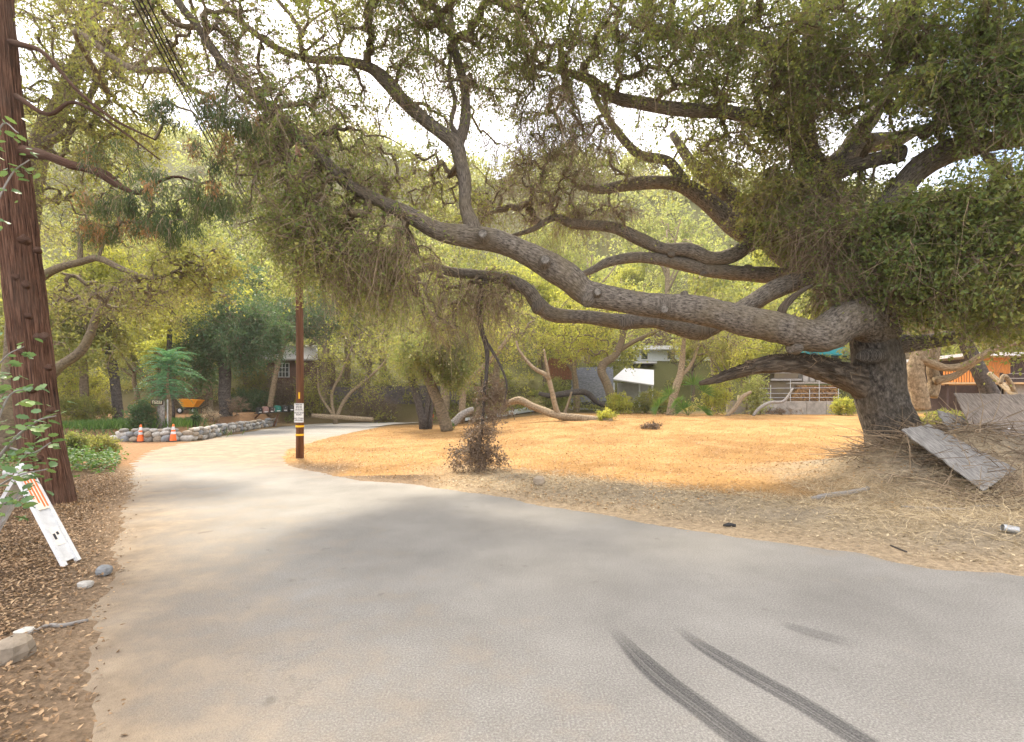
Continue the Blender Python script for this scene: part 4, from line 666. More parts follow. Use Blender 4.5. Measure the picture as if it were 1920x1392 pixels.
for k, (a, b) in enumerate(zip(A0, B0)):
    a = at(*a); b = at(*b); t = np.linspace(0, 1, 26)[:, None]; P = a+(b-a)*t; P[:, 2] -= .35*np.sin(t[:, 0]*math.pi)*(1+.3*k)
    g = MB(); g.tube(P, np.linspace(.010, .024, 26), 6); tag(g.obj('power_line', wm), f'{["leftmost", "second from left", "third from left", "rightmost"][k]} of four black power lines sloping down the left sky', 'power line', 'power lines in the left sky')
for k, (dz, nm) in enumerate(((0, 'upper'), (.22, 'lower'))):
    a = at(562, 500+5*k, py0); b = at(760, 650, 60); t = np.linspace(0, 1, 20)[:, None]; P = a+(b-a)*t; P[:, 2] -= .9*np.sin(t[:, 0]*math.pi)+dz
    g = MB(); g.tube(P, np.linspace(.009, .04, 20), 6); tag(g.obj('service_wire', wm), f'{nm} thin wire running right from the utility pole into the woods', 'wire', 'wires from the pole')
# ---------------------------------------------------------------- A-frame barricade
bc = empty('barricade', (-4.4, 4.75, hz(-4.4, 4.75)), 'white folding barricade with orange striped panel under the leafy branches', 'barricade')
top = at(26, 893, 4.95); foot = at(117, 1068, 4.62); foot[2] = hz(foot[0], foot[1])+.0; foot2 = at(-60, 1060, 5.0); foot2[2] = hz(foot2[0], foot2[1])
dp = np.array([-.12, .99, 0]); dp = dp/np.linalg.norm(dp)              # width of the frames runs back from the camera
wdt = .19
def plate(name, mat, a, b, w0, w1, th, par, off=0.0):
    nrm = unit(np.cross(b-a, dp)); 
    if nrm[0] < 0: nrm = -nrm
    g = MB(); g.slab([a+dp*w0+nrm*(off+th), b+dp*w0+nrm*(off+th), b+dp*w1+nrm*(off+th), a+dp*w1+nrm*(off+th)], th); return g.obj(name, mat, par)
def lerp(a, b, t): return a+(b-a)*t
side = []
for nm, f in (('right', foot), ('left', foot2)):
    fr = plate('frame', M['white'], top, f, -.01, .03, .035, bc); plate('frame', M['white'], top, f, wdt-.03, wdt+.01, .035, bc)
    plate('panel', M['white'], lerp(top, f, .02), lerp(top, f, .96), .03, wdt-.03, .012, bc, .008)
pn = plate('striped_panel', plain('panel_cream', (.74, .66, .54), .5, .08, 20, .02), lerp(top, foot, .0), lerp(top, foot, .42), .02, wdt-.02, .010, bc, .024)
nrm = unit(np.cross(foot-top, dp)); nrm = nrm if nrm[0] > 0 else -nrm
for k in range(4):
    w0 = .03+.038*k; a0 = lerp(top, foot, .01+.02*k); b0 = lerp(top, foot, min(.40, .30+.05*k)); g = MB(); o_ = nrm*.0365
    g.slab([a0+dp*w0+o_, b0+dp*w0+o_, b0+dp*(w0+.019)+o_, a0+dp*(w0+.019)+o_], .002); g.obj('stripe', M['orange'], pn)
st = plate('sticker', plain('sticker_cream', (.72, .68, .60), .5, .06, 20, .02), lerp(top, foot, .62), lerp(top, foot, .80), .04, wdt-.04, .003, bc, .021)
for k, (t0, t1, w0) in enumerate(((.68, .74, .05), (.67, .70, .095))):
    a0 = lerp(top, foot, t0); b0 = lerp(top, foot, t1); g = MB(); o_ = nrm*.0262; g.slab([a0+dp*w0+o_, b0+dp*w0+o_, b0+dp*(w0+.028)+o_, a0+dp*(w0+.028)+o_], .001); g.obj('printed_mark', ink, st)
for k, (dx, dz, rr_) in enumerate(((-.06, .04, .05), (.02, .06, .045), (.05, .0, .05), (-.02, -.02, .055), (.0, .10, .03), (.08, .07, .025))):
    c = top+np.array([dx, .02*k, dz]); g = MB(); g.lathe([(rr_*math.sin(t), -rr_*math.cos(t)) for t in np.linspace(.05, 3.09, 7)], 10, c); V = g.v[0]-c; g.v[0] = c+V*(1+.5*(vn(V[:, 0]*40, V[:, 2]*40+k)-.5))[:, None]*np.array([1, .5, 1]); g.obj('hinge_bracket', M['white'], bc, True)
# ---------------------------------------------------------------- traffic cones
def cone(p, label):
    t = empty('traffic_cone', p, label, 'traffic cone', 'orange traffic cones'); p = np.array(p)
    g = MB(); g.box(p+[0, 0, .016], (.36, .36, .03), bev=.008); g.obj('base', M['rubber'], t)
    f = lambda z: .135-.108*(z/.70)
    g = MB(); g.lathe([(f(z), z) for z in (.03, .2, .32, .37, .50, .58, .69)]+[(.02, .70), (.016, .69)], 18, p); g.obj('body', M['orange'], t, True)
    for a, b in ((.30, .40), (.47, .60)):
        g = MB(); g.lathe([(f(a)+.004, a), (f(b)+.004, b)], 18, p); g.obj('reflective_collar', M['white'], t, True)
cone(gr(264, 829), 'orange and white traffic cone on the left in front of the stone wall'); cone(gr(325, 828), 'orange and white traffic cone on the right below the number post')
# ---------------------------------------------------------------- dry stone wall
sw = empty('stone_wall', (*WALLP[2], 0), 'low curved dry stone wall of rounded fieldstones edging the garden', 'wall')
SM = []
for k in range(8):
    g = MB(); g.lathe([(math.sin(t), -math.cos(t)) for t in np.linspace(.03, math.pi-.03, 7)], 9); V = g.v[0]
    V = np.sign(V)*np.abs(V)**.75; V *= (1+.45*(fbm(V[:, 0]*1.3+k*7, V[:, 1]*1.3+V[:, 2], k)-.5))[:, None]; g.v[0] = V; SM.append(g.mesh('stone', M['stone'], True))
SMAT = [M['stone'], plain('stone_pale', (.38, .365, .33), .9, .35, 4, .5), plain('stone_warm', (.27, .225, .17), .9, .4, 5, .5), plain('stone_blue', (.21, .22, .225), .9, .35, 5, .5)]
W = np.array(WALLP); Wp, _ = crom(np.c_[W, 0*W[:, 0]], np.zeros(len(W)), 12); arc = np.r_[0, np.cumsum(np.linalg.norm(np.diff(Wp, axis=0), axis=1))]
for row in range(3):
    s = .2*row
    while s < arc[-1]-.1:
        wv = random.uniform(.26, .50)*(1 if row < 2 else .7); s += wv*.5
        if s > arc[-1]: break
        p = np.array([np.interp(s, arc, Wp[:, q]) for q in range(3)]); off = random.uniform(-.05, .05)+.06*row
        p[1] += off+.05; z0 = hz(p[0], p[1]-.3); p[2] = z0+(.11, .30, .45)[row]+random.uniform(-.03, .03)
        if row == 2 and random.random() < .35: s += wv*.5; continue
        o = link('stone', SM[random.randrange(8)]); o.parent = sw; o.matrix_parent_inverse = wmat(sw).inverted(); o.location = p
        o.scale = (wv*.53, random.uniform(.15, .22), (.15, .125, .085)[row]*random.uniform(.85, 1.15)); o.rotation_euler = (random.uniform(-.15, .15), random.uniform(-.2, .2), random.uniform(-.4, .4))
        o.material_slots[0].link = 'OBJECT'; o.material_slots[0].material = random.choice(SMAT); s += wv*.5
# ---------------------------------------------------------------- number post with pinnate tree
np_ = gr(301, 806); np_[1] += .5; np_[0] -= .36; np_[2] = hz(np_[0], np_[1])
po = empty('number_post', np_, 'grey post carrying a house number board above the stone wall', 'post')
g = MB(); g.tube([np_-[0, 0, .1], np_+[.02, 0, .6], np_+[.04, 0, 1.25]], [.17, .15, .13], 14, gn=.08); g.obj('post', M['greybark'], po, True)
g = MB(); g.tube([np_+[.27, .05, -.1], np_+[.27, .05, 1.3]], .03, 8); g.obj('pipe', M['metal'], po)
c = np_+np.array([-.02, -.18, 1.18]); bd = MB(); bd.box(c, (.52, .03, .24), bev=.005); bd = bd.obj('number_board', plain('board_dark', (.07, .045, .03), .7, .3, 10, .1), po)
g = MB(); g.box(c+[0, -.019, 0], (.42, .008, .15)); g.obj('number_plate', plain('number_cream', (.62, .52, .38), .6, .1, 10, .02), bd)
text('17523', .15, tuple(c+[0, -.0245, 0]), bd, ink)
ai = empty('tree_of_heaven', np_+[.1, .35, 0], 'bright green pinnate leaved small tree rising behind the number post', 'tree')
b0 = np_+np.array([.1, .35, 0]); g = MB(); Pt, rt = crom(np.array([b0-[0, 0, .1], b0+[.05, 0, 1.0], b0+[-.05, 0, 1.9], b0+[.02, 0, 2.9]]), np.array([.10, .08, .06, .03]), 5); g.tube(Pt, rt, 10); g.obj('trunk', M['tanbark'], ai, True)
def frond(n, ln, lw):
    g = MB(); t = np.linspace(0, 1, 14); P = np.c_[t*ln, 0*t, .22*ln*np.sin(t*2.2)-.42*ln*t*t]; g.tube(P, np.linspace(.008, .003, 14), 4, cap=False, a=.3)
    for k in range(2, 14):
        for sgn in (-1, 1):
            L_ = lw*(1-.45*abs(k/13-.45)*1.6); p = P[k]; ax = np.array([.35, sgn, -.18])
            g.leaves(p[None]+0.0, ax[None], L_, L_*.36, np.array([rng.uniform(.2, .9)]), .8)
    return g.mesh('frond', M['ail'])
FR = [frond(12, 1.25, .22) for k in range(5)]
for k in range(96):
    f = link('frond', FR[k % 5]); f.parent = ai; f.matrix_parent_inverse = wmat(ai).inverted(); h_ = 1.45+1.75*(k/95)**.8; el_ = -.35+1.0*(k/95)+random.uniform(-.2, .2)
    f.location = tuple(np.array([np.interp(h_-.1, Pt[:, 2]-b0[2], Pt[:, q]) for q in range(2)])) + (b0[2]+h_,); f.rotation_euler = (0, -el_, k*2.4+random.random()*.4); s = random.uniform(.75, 1.1)*(1.12-.35*abs(h_-2.3)); f.scale = (s, s, s)
# ---------------------------------------------------------------- wheelbarrow
wb0 = gr(356, 776); wb = empty('wheelbarrow', wb0, 'orange wheelbarrow tipped in the garden behind the stone wall', 'wheelbarrow')
S = np.array([1., 1, 1]); g = MB(); z = wb0[2]
def ring(x0, x1, y0, y1, zz0, zz1): return np.array([[x0, y0, zz0], [x1, y0, zz1], [x1, y1, zz1], [x0, y1, zz0]])+wb0
r0 = ring(-.62, .72, -.36, .36, .95, .86); r1 = ring(-.30, .40, -.24, .24, .42, .42); r0i = ring(-.58, .68, -.33, .33, .945, .855); r1i = ring(-.28, .38, -.22, .22, .45, .45)
g.add(np.r_[r0, r1, r0i, r1i], [[0, 1, 5, 4], [1, 2, 6, 5], [2, 3, 7, 6], [3, 0, 4, 7], [7, 6, 5, 4][::-1], [0, 8, 9, 1], [1, 9, 10, 2], [2, 10, 11, 3], [3, 11, 8, 0], [8, 12, 13, 9], [9, 13, 14, 10], [10, 14, 15, 11], [11, 15, 12, 8], [12, 15, 14, 13]])
tr = g.obj('tray', M['tray'], wb); P = np.r_[r0, r0[:1]]; g = MB(); g.tube(P, .018, 6); g.obj('rim', M['tray'], tr)
for sx in (-.4, .18):
    c = wb0+np.array([-.42 if sx < 0 else .1, -.30 if sx < 0 else .22, .20]); Mx = Matrix.Rotation(R(90), 3, 'X')
    g = MB(); g.lathe([(.12, -.05), (.19, -.055), (.205, -.02), (.205, .02), (.19, .055), (.12, .05)], 18, c, Mx); wh = g.obj('wheel', M['rubber'], wb, True)
    g = MB(); g.lathe([(0.001, -.045), (.11, -.05), (.125, -.03), (.125, .03), (.11, .05), (.001, .045)], 16, c, Mx); g.obj('hub', M['white'], wh, True)
for sy in (-.2, .2):
    g = MB(); g.tube(wb0+np.array([[-.45, sy*.6, .22], [.1, sy, .38], [.55, sy*1.2, .34], [1.0, sy*1.4, .55]]), .018, 7, smooth=3); g.obj('handle', M['black'], wb)
    g = MB(); g.tube(wb0+np.array([[.35, sy, .40], [.42, sy, 0], [.60, sy, 0], [.62, sy, .38]]), .016, 6); g.obj('leg', M['black'], wb)
# ---------------------------------------------------------------- mailboxes on a rail
m0 = gr(478, 797); m0[1] += .9; MY = m0[1]
rl = empty('mailbox_rail', at(515, 770, MY)*np.array([1, 1, 0])+[0, 0, hz(at(515, 770, MY)[0], MY)], 'dark timber rail on slanted posts carrying the row of mailboxes', 'rail')
a = at(479, 775.5, MY); b = at(550, 770, MY+.5); g = MB(); d_ = b-a; g.slab([a+[0, -.22, 0], b+[0, -.22, 0], b+[0, .22, 0], a+[0, .22, 0]], .05); g.obj('plank', M['black'], rl)
for px in (487, 522):
    c = at(px, 775, MY+.1); q = c+np.array([-.32, 0, 0]); q[2] = hz(q[0], q[1])-.05; g = MB(); g.tube([c-[0, 0, .04], q], .06, 6); g.obj('post', M['pole'], rl)
def mailbox(px, py, w_, col, label, extra=None):
    c = at(px, py, MY+.007*(px-480)); c[2] = np.interp(c[0], [a[0], b[0]], [a[2], b[2]])+.003; t = empty('mailbox', c, label, 'mailbox', 'mailboxes in the row'); mt = plain('mailbox_'+str(px), col, .45, .15, 8, .03)
    hw = w_/2; n = 9; th = np.linspace(0, math.pi, n); prof = [(hw, 0), (hw, .24)]+[(hw*math.cos(q), .24+hw*math.sin(q)) for q in th[1:-1]]+[(-hw, .24), (-hw, 0)]
    Rz = np.array(Matrix.Rotation(R(42), 3, 'Z')); ln = .50; g = MB(); F = np.array([[p, -ln/2, q] for p, q in prof]); B = np.array([[p, ln/2, q] for p, q in prof]); k = len(prof)
    V = np.r_[F, B] @ Rz.T+c; g.add(V, [[i, (i+1) % k, k+(i+1) % k, k+i] for i in range(k)]); 
    ctr = s0 = g.n; g.add([np.array([0, ln/2, .15]) @ Rz.T+c]); g.t += [np.array([[s0, k+(i+1) % k, k+i]]) for i in range(k)]; g.obj('body', mt, t)
    g = MB(); Fd = np.array([[p*.97, -ln/2-.004, q*.98+.004] for p, q in prof]) @ Rz.T+c; g.add(Fd); g.add([np.array([0, -ln/2-.012, .15]) @ Rz.T+c]); g.t += [np.array([[k, i, (i+1) % k]]) for i in range(k)]; dr = g.obj('door', mt, t)
    g = MB(); g.box(np.array([0, -ln/2-.02, .06]) @ Rz.T+c, (w_*.6, .006, .05), Rz); g.obj('number_plate', sgm, dr)
    g = MB(); g.box(np.array([0, -ln/2-.025, .24]) @ Rz.T+c, (.04, .03, .02), Rz); g.obj('latch', M['metal'], dr)
    if extra: g = MB(); g.box(np.array([-hw-.003, .02, .15]) @ Rz.T+c, (.006, .28, .20), Rz); g.obj('notice', sgm, t)
for a_ in ((486, 770, .30, (.02, .022, .025), 'black mailbox at the left end of the row'), (497, 769, .34, (.34, .20, .17), 'dusty pink mailbox, second from the left in the row'), (508, 768, .26, (.055, .03, .025), 'dark brown mailbox between the pink and green ones'), (520, 768, .36, (.02, .16, .12), 'green mailbox with a white notice on its side', 1), (533, 767, .30, (.03, .032, .032), 'black mailbox right of the green one'), (545, 767, .28, (.025, .025, .02), 'black mailbox at the right end beside the utility pole')): mailbox(*a_)
# ---------------------------------------------------------------- folding chair
c0 = gr(805, 803); ch = empty('folding_chair', c0, 'old folding chair with orange backrest on the field by the small oak', 'chair')
for sx in (-.2, .2):
    g = MB(); g.tube(c0+np.array([[sx, -.28, 0], [sx, .02, .46], [sx, .20, .88]]), .016, 7); g.obj('leg', M['pole'], ch); g = MB(); g.tube(c0+np.array([[sx*.9, .28, 0], [sx*.9, -.16, .46]]), .016, 7); g.obj('leg', M['pole'], ch)
g = MB(); g.box(c0+[0, -.02, .47], (.40, .40, .035), bev=.012); g.obj('seat', plain('seat_brown', (.30, .12, .06), .6, .3, 12, .1), ch)
g = MB(); n = 9; t = np.linspace(-1, 1, n); V = [c0+np.array([.22*q, .215-.04*(1-q*q)+dy, z_]) for dy in (0, .02) for z_ in (.66, .92-.0) for q in t]; V = np.array(V); V[n:2*n, 2] -= .06*t**4; V[3*n:, 2] -= .06*t**4
i = np.arange(n-1); Q = np.r_[np.c_[i, i+1, i+n+1, i+n], np.c_[i+2*n, i+3*n, i+3*n+1, i+2*n+1], np.c_[i+n, i+n+1, i+3*n+1, i+3*n], np.c_[i, i+2*n, i+2*n+1, i+1]]; g.add(V, Q); g.obj('backrest', M['orange'], ch)
for zz in (.15, ): g = MB(); g.tube(c0+np.array([[-.19, -.19, zz], [.19, -.19, zz]]), .012, 6); g.obj('stretcher', M['pole'], ch)
# ---------------------------------------------------------------- logs and fallen wood
def stick(name, pts, mat, label, cat='branch', n=9, group=None, gn=.2, sm=5, ground=False):
    P, r = limb(pts, sm)
    if ground:
        for q in range(len(P)): P[q, 2] = max(P[q, 2], hz(P[q, 0], P[q, 1])+r[q]*.6)
    g = MB(); g.tube(P, r, n, gn=gn); o = g.obj(name, M[mat], None, True); return tag(o, label, cat, group)
gb = lambda px, py, r, dz=0: (px, py, gr(px, py+dz)[1], r)
Y1 = gr(1045, 790)[1]
fl = empty('fallen_tree', gr(1050, 790), 'pale fallen tree trunk with one upright bough lying across the back of the field', 'fallen tree')
for nm, pts, m_ in (('trunk', [(945,760,Y1+1.5,5),(972,751,Y1+1.2,7),(1000,763,Y1+.8,6.5),(1045,779,Y1,7),(1080,784,Y1,8),(1120,788,Y1,7),(1148,790,Y1,5)], 'tanbark'), ('bough', [(1052,786,Y1,5),(1042,765,Y1,5),(1034,730,Y1,4.5),(1025,705,Y1+.2,4.5),(1000,690,Y1+.5,3.5),(975,660,Y1+.7,2.5),(968,640,Y1+.8,2)], 'tanbark'), ('bough', [(1030,712,Y1,3),(1024,680,Y1,2.5),(1020,655,Y1,1.5)], 'tanbark'), ('bough', [(1056,784,Y1,3),(1066,755,Y1,2.2),(1072,735,Y1,1.5)], 'brush')):
    P, r = limb(pts, 5); g = MB(); g.tube(P, r, 12, gn=.2); g.obj(nm, M[m_], fl, True)
Y2 = gr(845, 800)[1]
stick('log', [(842,798,Y2,8),(852,793,Y2,7),(864,780,Y2+.1,6.5),(880,770,Y2+.2,5.5),(888,768,Y2+.2,5)], 'greybark', 'short pale curved log lying against the leaning oak trunk', 'log')
stick('log', [(1010,738,36,4),(1030,742,36,5),(1060,738,36,6),(1090,735,36,6),(1105,740,36,6),(1120,755,36,5),(1140,762,36,4)], 'darkbark', 'dark arched bough in front of the path below the house', 'log')
stick('log', [(585,780,34,4),(640,783,34,4.5),(700,787,34,4)], 'tanbark', 'long pale log lying behind the driveway', 'log', ground=True)
stick('branch', [gb(1522,940,4), gb(1560,934,5), gb(1600,927,5), gb(1628,922,4)], 'greybark', 'grey stick lying on the straw bank below the oak', ground=True)
stick('branch', [gb(60,1193,2.5), gb(90,1180,3.5), gb(120,1178,4), gb(165,1170,2.5)], 'greybark', 'thin forked grey twig on the left leaf litter', ground=True)
stick('branch', [gb(1690,955,2.5), gb(1760,960,3), gb(1840,955,3), gb(1920,958,3)], 'greybark', 'long thin grey stick in the straw near the right edge', ground=True)
stick('branch', [gb(1670,1030,1.5), gb(1700,1040,1.8)], 'darkbark', 'small dark twig on the right verge near the tin can', ground=True)
stick('branch', [(1855,700,18,4),(1880,722,17.5,4.5),(1900,740,17,5),(1925,760,16.5,5)], 'tanbark', 'bare forked bough sticking up behind the large board', 'branch')
stick('branch', [(1905,742,17,4),(1892,715,17,4),(1882,705,17,3.5),(1876,720,17,3)], 'tanbark', 'hooked bare bough standing up behind the large board', 'branch')
stick('branch', [(1362,782,29,3.5),(1378,765,29,4),(1392,745,29,4),(1408,735,29,3)], 'tanbark', 'curved yellowish sapling stem in front of the concrete wall', 'branch')
stick('branch', [(1412,780,29,2.5),(1425,765,29,3),(1445,755,29,3),(1470,752,29,2.5),(1487,728,29,1.5)], 'greybark', 'bent grey bough leaning on the wall below the woodpile', 'branch')
# ---------------------------------------------------------------- rocks and small litter on the ground
def rock(px, py, wpx, hpx, mat, label, dy=1.0):
    p = gr(px, py); s = wpx*p[1]/FPX/2; t = SM[random.randrange(8)]; g = MB(); V = np.zeros(len(t.vertices)*3); t.vertices.foreach_get('co', V); V = V.reshape(-1, 3)*np.array([s, s*dy, hpx*p[1]/FPX/2]); V[:, 2] -= V[:, 2].min()*.6
    F = [list(f.vertices) for f in t.polygons]; g.add(V+p, [f for f in F if len(f) == 4]); tag(g.obj('rock', mat, None, False), label, 'rock')
rock(195, 1085, 26, 20, SMAT[3], 'dark squarish rock at the edge of the asphalt by the barricade'); rock(160, 1103, 24, 14, SMAT[1], 'small white rock beside the dark rock on the left litter'); rock(22, 1288, 62, 48, SMAT[2], 'large tan rock at the lower left corner'); rock(45, 1198, 30, 12, SMAT[1], 'flat white stone in the leaf litter by a twig'); rock(298, 1354, 9, 8, plain('bluestone', (.12, .25, .42), .5, .2, 9, .1), 'tiny blue pebble on the asphalt at the bottom left')
rock(1010, 910, 22, 18, SMAT[2], 'pale stone on the grey bank below the hanging branch'); rock(1860, 1283, 8, 6, SMAT[3], 'small blue grey pebble on the asphalt at lower right')
for k, (px, py, lb) in enumerate(((1367, 991, 0),)):
    p = gr(px, py); g = MB(); g.tube([p+[-.07, 0, .02], p+[0, .01, .028], p+[.08, -.01, .02]], [.014, .026, .018], 9, gn=.4); tag(g.obj('rubber_scrap', M['rubber'], None, True), 'black scrap of rubber lying on the edge of the asphalt', 'debris')
p = gr(1890, 1003); cn_ = empty('tin_can', p, 'dented grey tin can lying on the right verge', 'can'); d_ = unit(np.array([.8, -.35, -.12])); g = MB(); c = p+np.array([-.06, 0, .045]); g.tube([c, c+d_*.06, c+d_*.13], [.042, .042, .040], 18, cap=False); g.obj('shell', M['metal'], cn_, True); g = MB(); g.tube([c+d_*.12, c+d_*.125], .039, 16); g.obj('bottom', M['metal'], cn_)
for k_, s_ in (('rim', 0),): g = MB(); th = np.linspace(0, 2*math.pi, 19); u_ = unit(np.cross(d_, [0, 0, 1.])); v_ = np.cross(d_, u_); g.tube([c+(u_*math.cos(q)+v_*math.sin(q))*.043 for q in th], .003, 5, cap=False); g.obj('rim', M['metal'], cn_)
# ---------------------------------------------------------------- leaning plywood sheets
def sheet(pts, mat, label, th=.02):
    p = [at(*q) for q in pts]; n = 14; V = []
    for i in range(n):
        for j in range(n):
            u_, v_ = i/(n-1), j/(n-1); q = (p[0]*(1-u_)+p[1]*u_)*(1-v_)+(p[3]*(1-u_)+p[2]*u_)*v_
            if i in (0, n-1) or j in (0, n-1): q = q+rng.normal(size=3)*.006
            q = q+np.array([0, 0, .03*math.sin(u_*3)*math.sin(v_*3)]); V.append(q)
    V = np.array(V); nr = unit(np.cross(p[1]-p[0], p[3]-p[0])); nr = nr if nr[2] > 0 else -nr; W_ = V-nr*th; i = np.arange(n-1)[:, None]*n; j = np.arange(n-1)[None]; Q = np.stack([i+j, i+j+1, i+n+j+1, i+n+j], -1).reshape(-1, 4)
    ed = [*range(n), *range(2*n-1, n*n, n), *range(n*n-2, n*n-n-1, -1), *range(n*n-2*n, 0, -n)]; E = [[ed[k], ed[(k+1) % len(ed)], ed[(k+1) % len(ed)]+n*n, ed[k]+n*n] for k in range(len(ed))]
    g = MB(); g.add(np.r_[V, W_], np.r_[Q, Q[:, ::-1]+n*n, E]); o = g.obj('plywood_sheet', mat); o['label'] = label; o['category'] = 'board'; o['group'] = 'discarded boards at the oak'; return o
def paintmat(name, c1, c2, sc_, thr):
    m = plain(name, c1, .85, .4, 5, .5, col2=c2, stretch=(9, 1.2, 1.2)); n = m.node_tree.nodes; l = m.node_tree.links.new; b = [x for x in n if x.type == 'BSDF_PRINCIPLED'][0]; src = b.inputs['Base Color'].links[0].from_socket
    t = n.new('ShaderNodeTexCoord'); no = n.new('ShaderNodeTexNoise'); no.inputs['Scale'].default_value = sc_; no.inputs['Detail'].default_value = 7; no.inputs['Roughness'].default_value = .7; l(t.outputs['Object'], no.inputs['Vector']); r = n.new('ShaderNodeMapRange'); r.inputs[1].default_value = thr; r.inputs[2].default_value = thr+.03; l(no.outputs['Fac'], r.inputs[0]); mx = n.new('ShaderNodeMix'); mx.data_type = 'RGBA'; l(r.outputs[0], mx.inputs['Factor']); l(src, mx.inputs['A']); mx.inputs['B'].default_value = (.72, .74, .78, 1); l(mx.outputs['Result'], b.inputs['Base Color']); return m
pb = paintmat('board_brown', (.16, .13, .105), (.33, .28, .235), 2.3, .655); pg = paintmat('board_grey', (.14, .132, .122), (.34, .325, .30), 2.0, .70)
sheet([(1690,805,8.6),(1845,920,7.35),(1905,880,7.9),(1742,796,9.1)], pg, 'grey weathered plank sheet sloping down onto the straw in front')
sheet([(1757,769,9.5),(1806,846,8.6),(1850,850,8.8),(1806,782,9.7)], pg, 'small pointed grey board between the plank and the large sheet')
sheet([(1788,737,9.7),(1838,838,8.8),(2010,870,8.4),(1990,742,9.4)], pb, 'large brown plywood sheet with white paint leaning at the right edge')
# ---------------------------------------------------------------- buildings beyond the field
def rect(px, py, Y): return at(px, py, Y)
def bx(name, mat, par, x0, x1, y0, y1, Y, dep, off=0.0, Yf=None):  # box spanning a pixel rectangle on the plane Y, going back dep metres
    a = at(x0, y1, Y); b = at(x1, y0, Y); c = (a+b)/2; g = MB(); g.box((c[0], Y-off+dep/2, c[2]), (b[0]-a[0], dep, b[2]-a[2])); return g.obj(name, mat, par)
glass = plain('window_glass', (.05, .06, .06), .08, .3, 3, 0, spec=.8); wht = plain('house_white', (.62, .66, .68), .6, .08, 4, .05); brn = plain('house_brown', (.09, .06, .05), .8, .3, 6, .2); tin = plain('tin_roof', (.60, .60, .62), .4, .1, 5, .05, .2)
whs = empty('house', (*at(1240, 700, 57)[:2], hz(at(1240, 700, 57)[0], 57)), 'pale blue white house with windows seen behind the field', 'house')
zb = hz(at(1240, 700, 57)[0], 57); pb_ = HY-(zb-1.6)/57*FPX
bx('wall', wht, whs, 1150, 1335, 656, pb_+6, 57, 7); bx('roof', tin, whs, 1140, 1345, 648.5, 655.5, 55.8, 10)
bx('upper_storey', brn, whs, 1188, 1262, 618, 648, 59, 4); bx('porch_roof', tin, whs, 1190, 1232, 678, 681.5, 54, 3)
for x0, x1 in ((1163, 1172), (1175, 1189), (1201, 1215), (1250, 1266), (1290, 1306)):
    f = bx('window', plain('frame', (.75, .75, .75), .5, .05), whs, x0, x1, 658.5, 675, 57, .12, .06); bx('pane', glass, f, x0+1.2, x1-1.2, 659.7, 673.8, 57, .05, .09)
for k in range(6): bx('siding_board', wht, whs, 1215, 1335, 677+k*3.2, 679.6+k*3.2, 57, .05, .035)
sh = empty('carport', (*at(1190, 740, 48)[:2], hz(at(1190, 740, 48)[0], 48)), 'white roofed carport below the pale house', 'carport')
g = MB(); g.slab([at(1148,711,47), at(1226,722,46), at(1226,694,51), at(1172,690,51)], .12); g.obj('roof', plain('roof_white', (.58, .58, .57), .5, .06, 3, .05), sh)
for px in (1152, 1200, 1224):
    c = at(px, 715, 47); g = MB(); g.box((c[0], 47.2, (c[2]+hz(c[0], 47.2))/2-.1), (.14, .14, c[2]-hz(c[0], 47.2)-.1)); g.obj('post', wht, sh)
bx('wall', plain('grey_wall', (.40, .40, .39), .8, .15, 3, .1), sh, 1158, 1216, 718, 756, 49.5, .2)
fp = empty('fence', (*at(1045, 700, 43)[:2], hz(at(1045, 700, 43)[0], 43)), 'rust brown board fence beside the grey slope', 'fence')
rust = plain('rust_boards', (.22, .095, .05), .8, .35, 6, .2)
for k in range(9): a0 = 1028+k*5; bx('board', rust, fp, a0, a0+4.6, 672+random.uniform(-1, 1), 712, 43+.0*k, .05)
for q in (680, 702): bx('rail', brn, fp, 1027, 1073, q, q+2.5, 43.06, .06)
rw_ = MB(); rw_.slab([at(1070,755,40.5), at(1150,752,40.5), at(1150,688,47), at(1072,690,47)], .3); tag(rw_.obj('stone_bank', plain('grey_gravel', (.10, .105, .115), .95, .6, 5, 1.0)), 'steep grey gravel bank below the rusty fence', 'bank')
rb = MB(); rb.slab([at(590,780,43), at(870,772,43), at(870,722,45), at(590,726,45)], .4); tag(rb.obj('rubble_bank', plain('dark_rubble', (.10, .085, .08), .95, .5, 4, .9)), 'dark rubble bank behind the bare saplings', 'bank')
cot = empty('cottage', (*at(520, 740, 43)[:2], hz(at(520, 740, 43)[0], 43)), 'small brown cottage with a white barred window behind the mailboxes', 'house')
bx('wall', plain('cottage_wall', (.13, .075, .055), .85, .3, 5, .2), cot, 455, 590, 672, 765, 43, 5); g = MB(); g.slab([at(450,673,42.4), at(595,673,42.4), at(595,648,45.5), at(450,648,45.5)], .15); g.obj('roof', tin, cot)
f = bx('window', M['white'], cot, 516, 543, 681, 708, 43, .12, .06); bx('pane', glass, f, 517.5, 541.5, 682.5, 706.5, 43, .05, .09)
for q in (524, 530, 536): bx('mullion', M['white'], f, q-.5, q+.5, 682.5, 706.5, 43, .04, .13)
for q in (690, 698): bx('mullion', M['white'], f, 517.5, 541.5, q-.4, q+.4, 43, .03, .16)
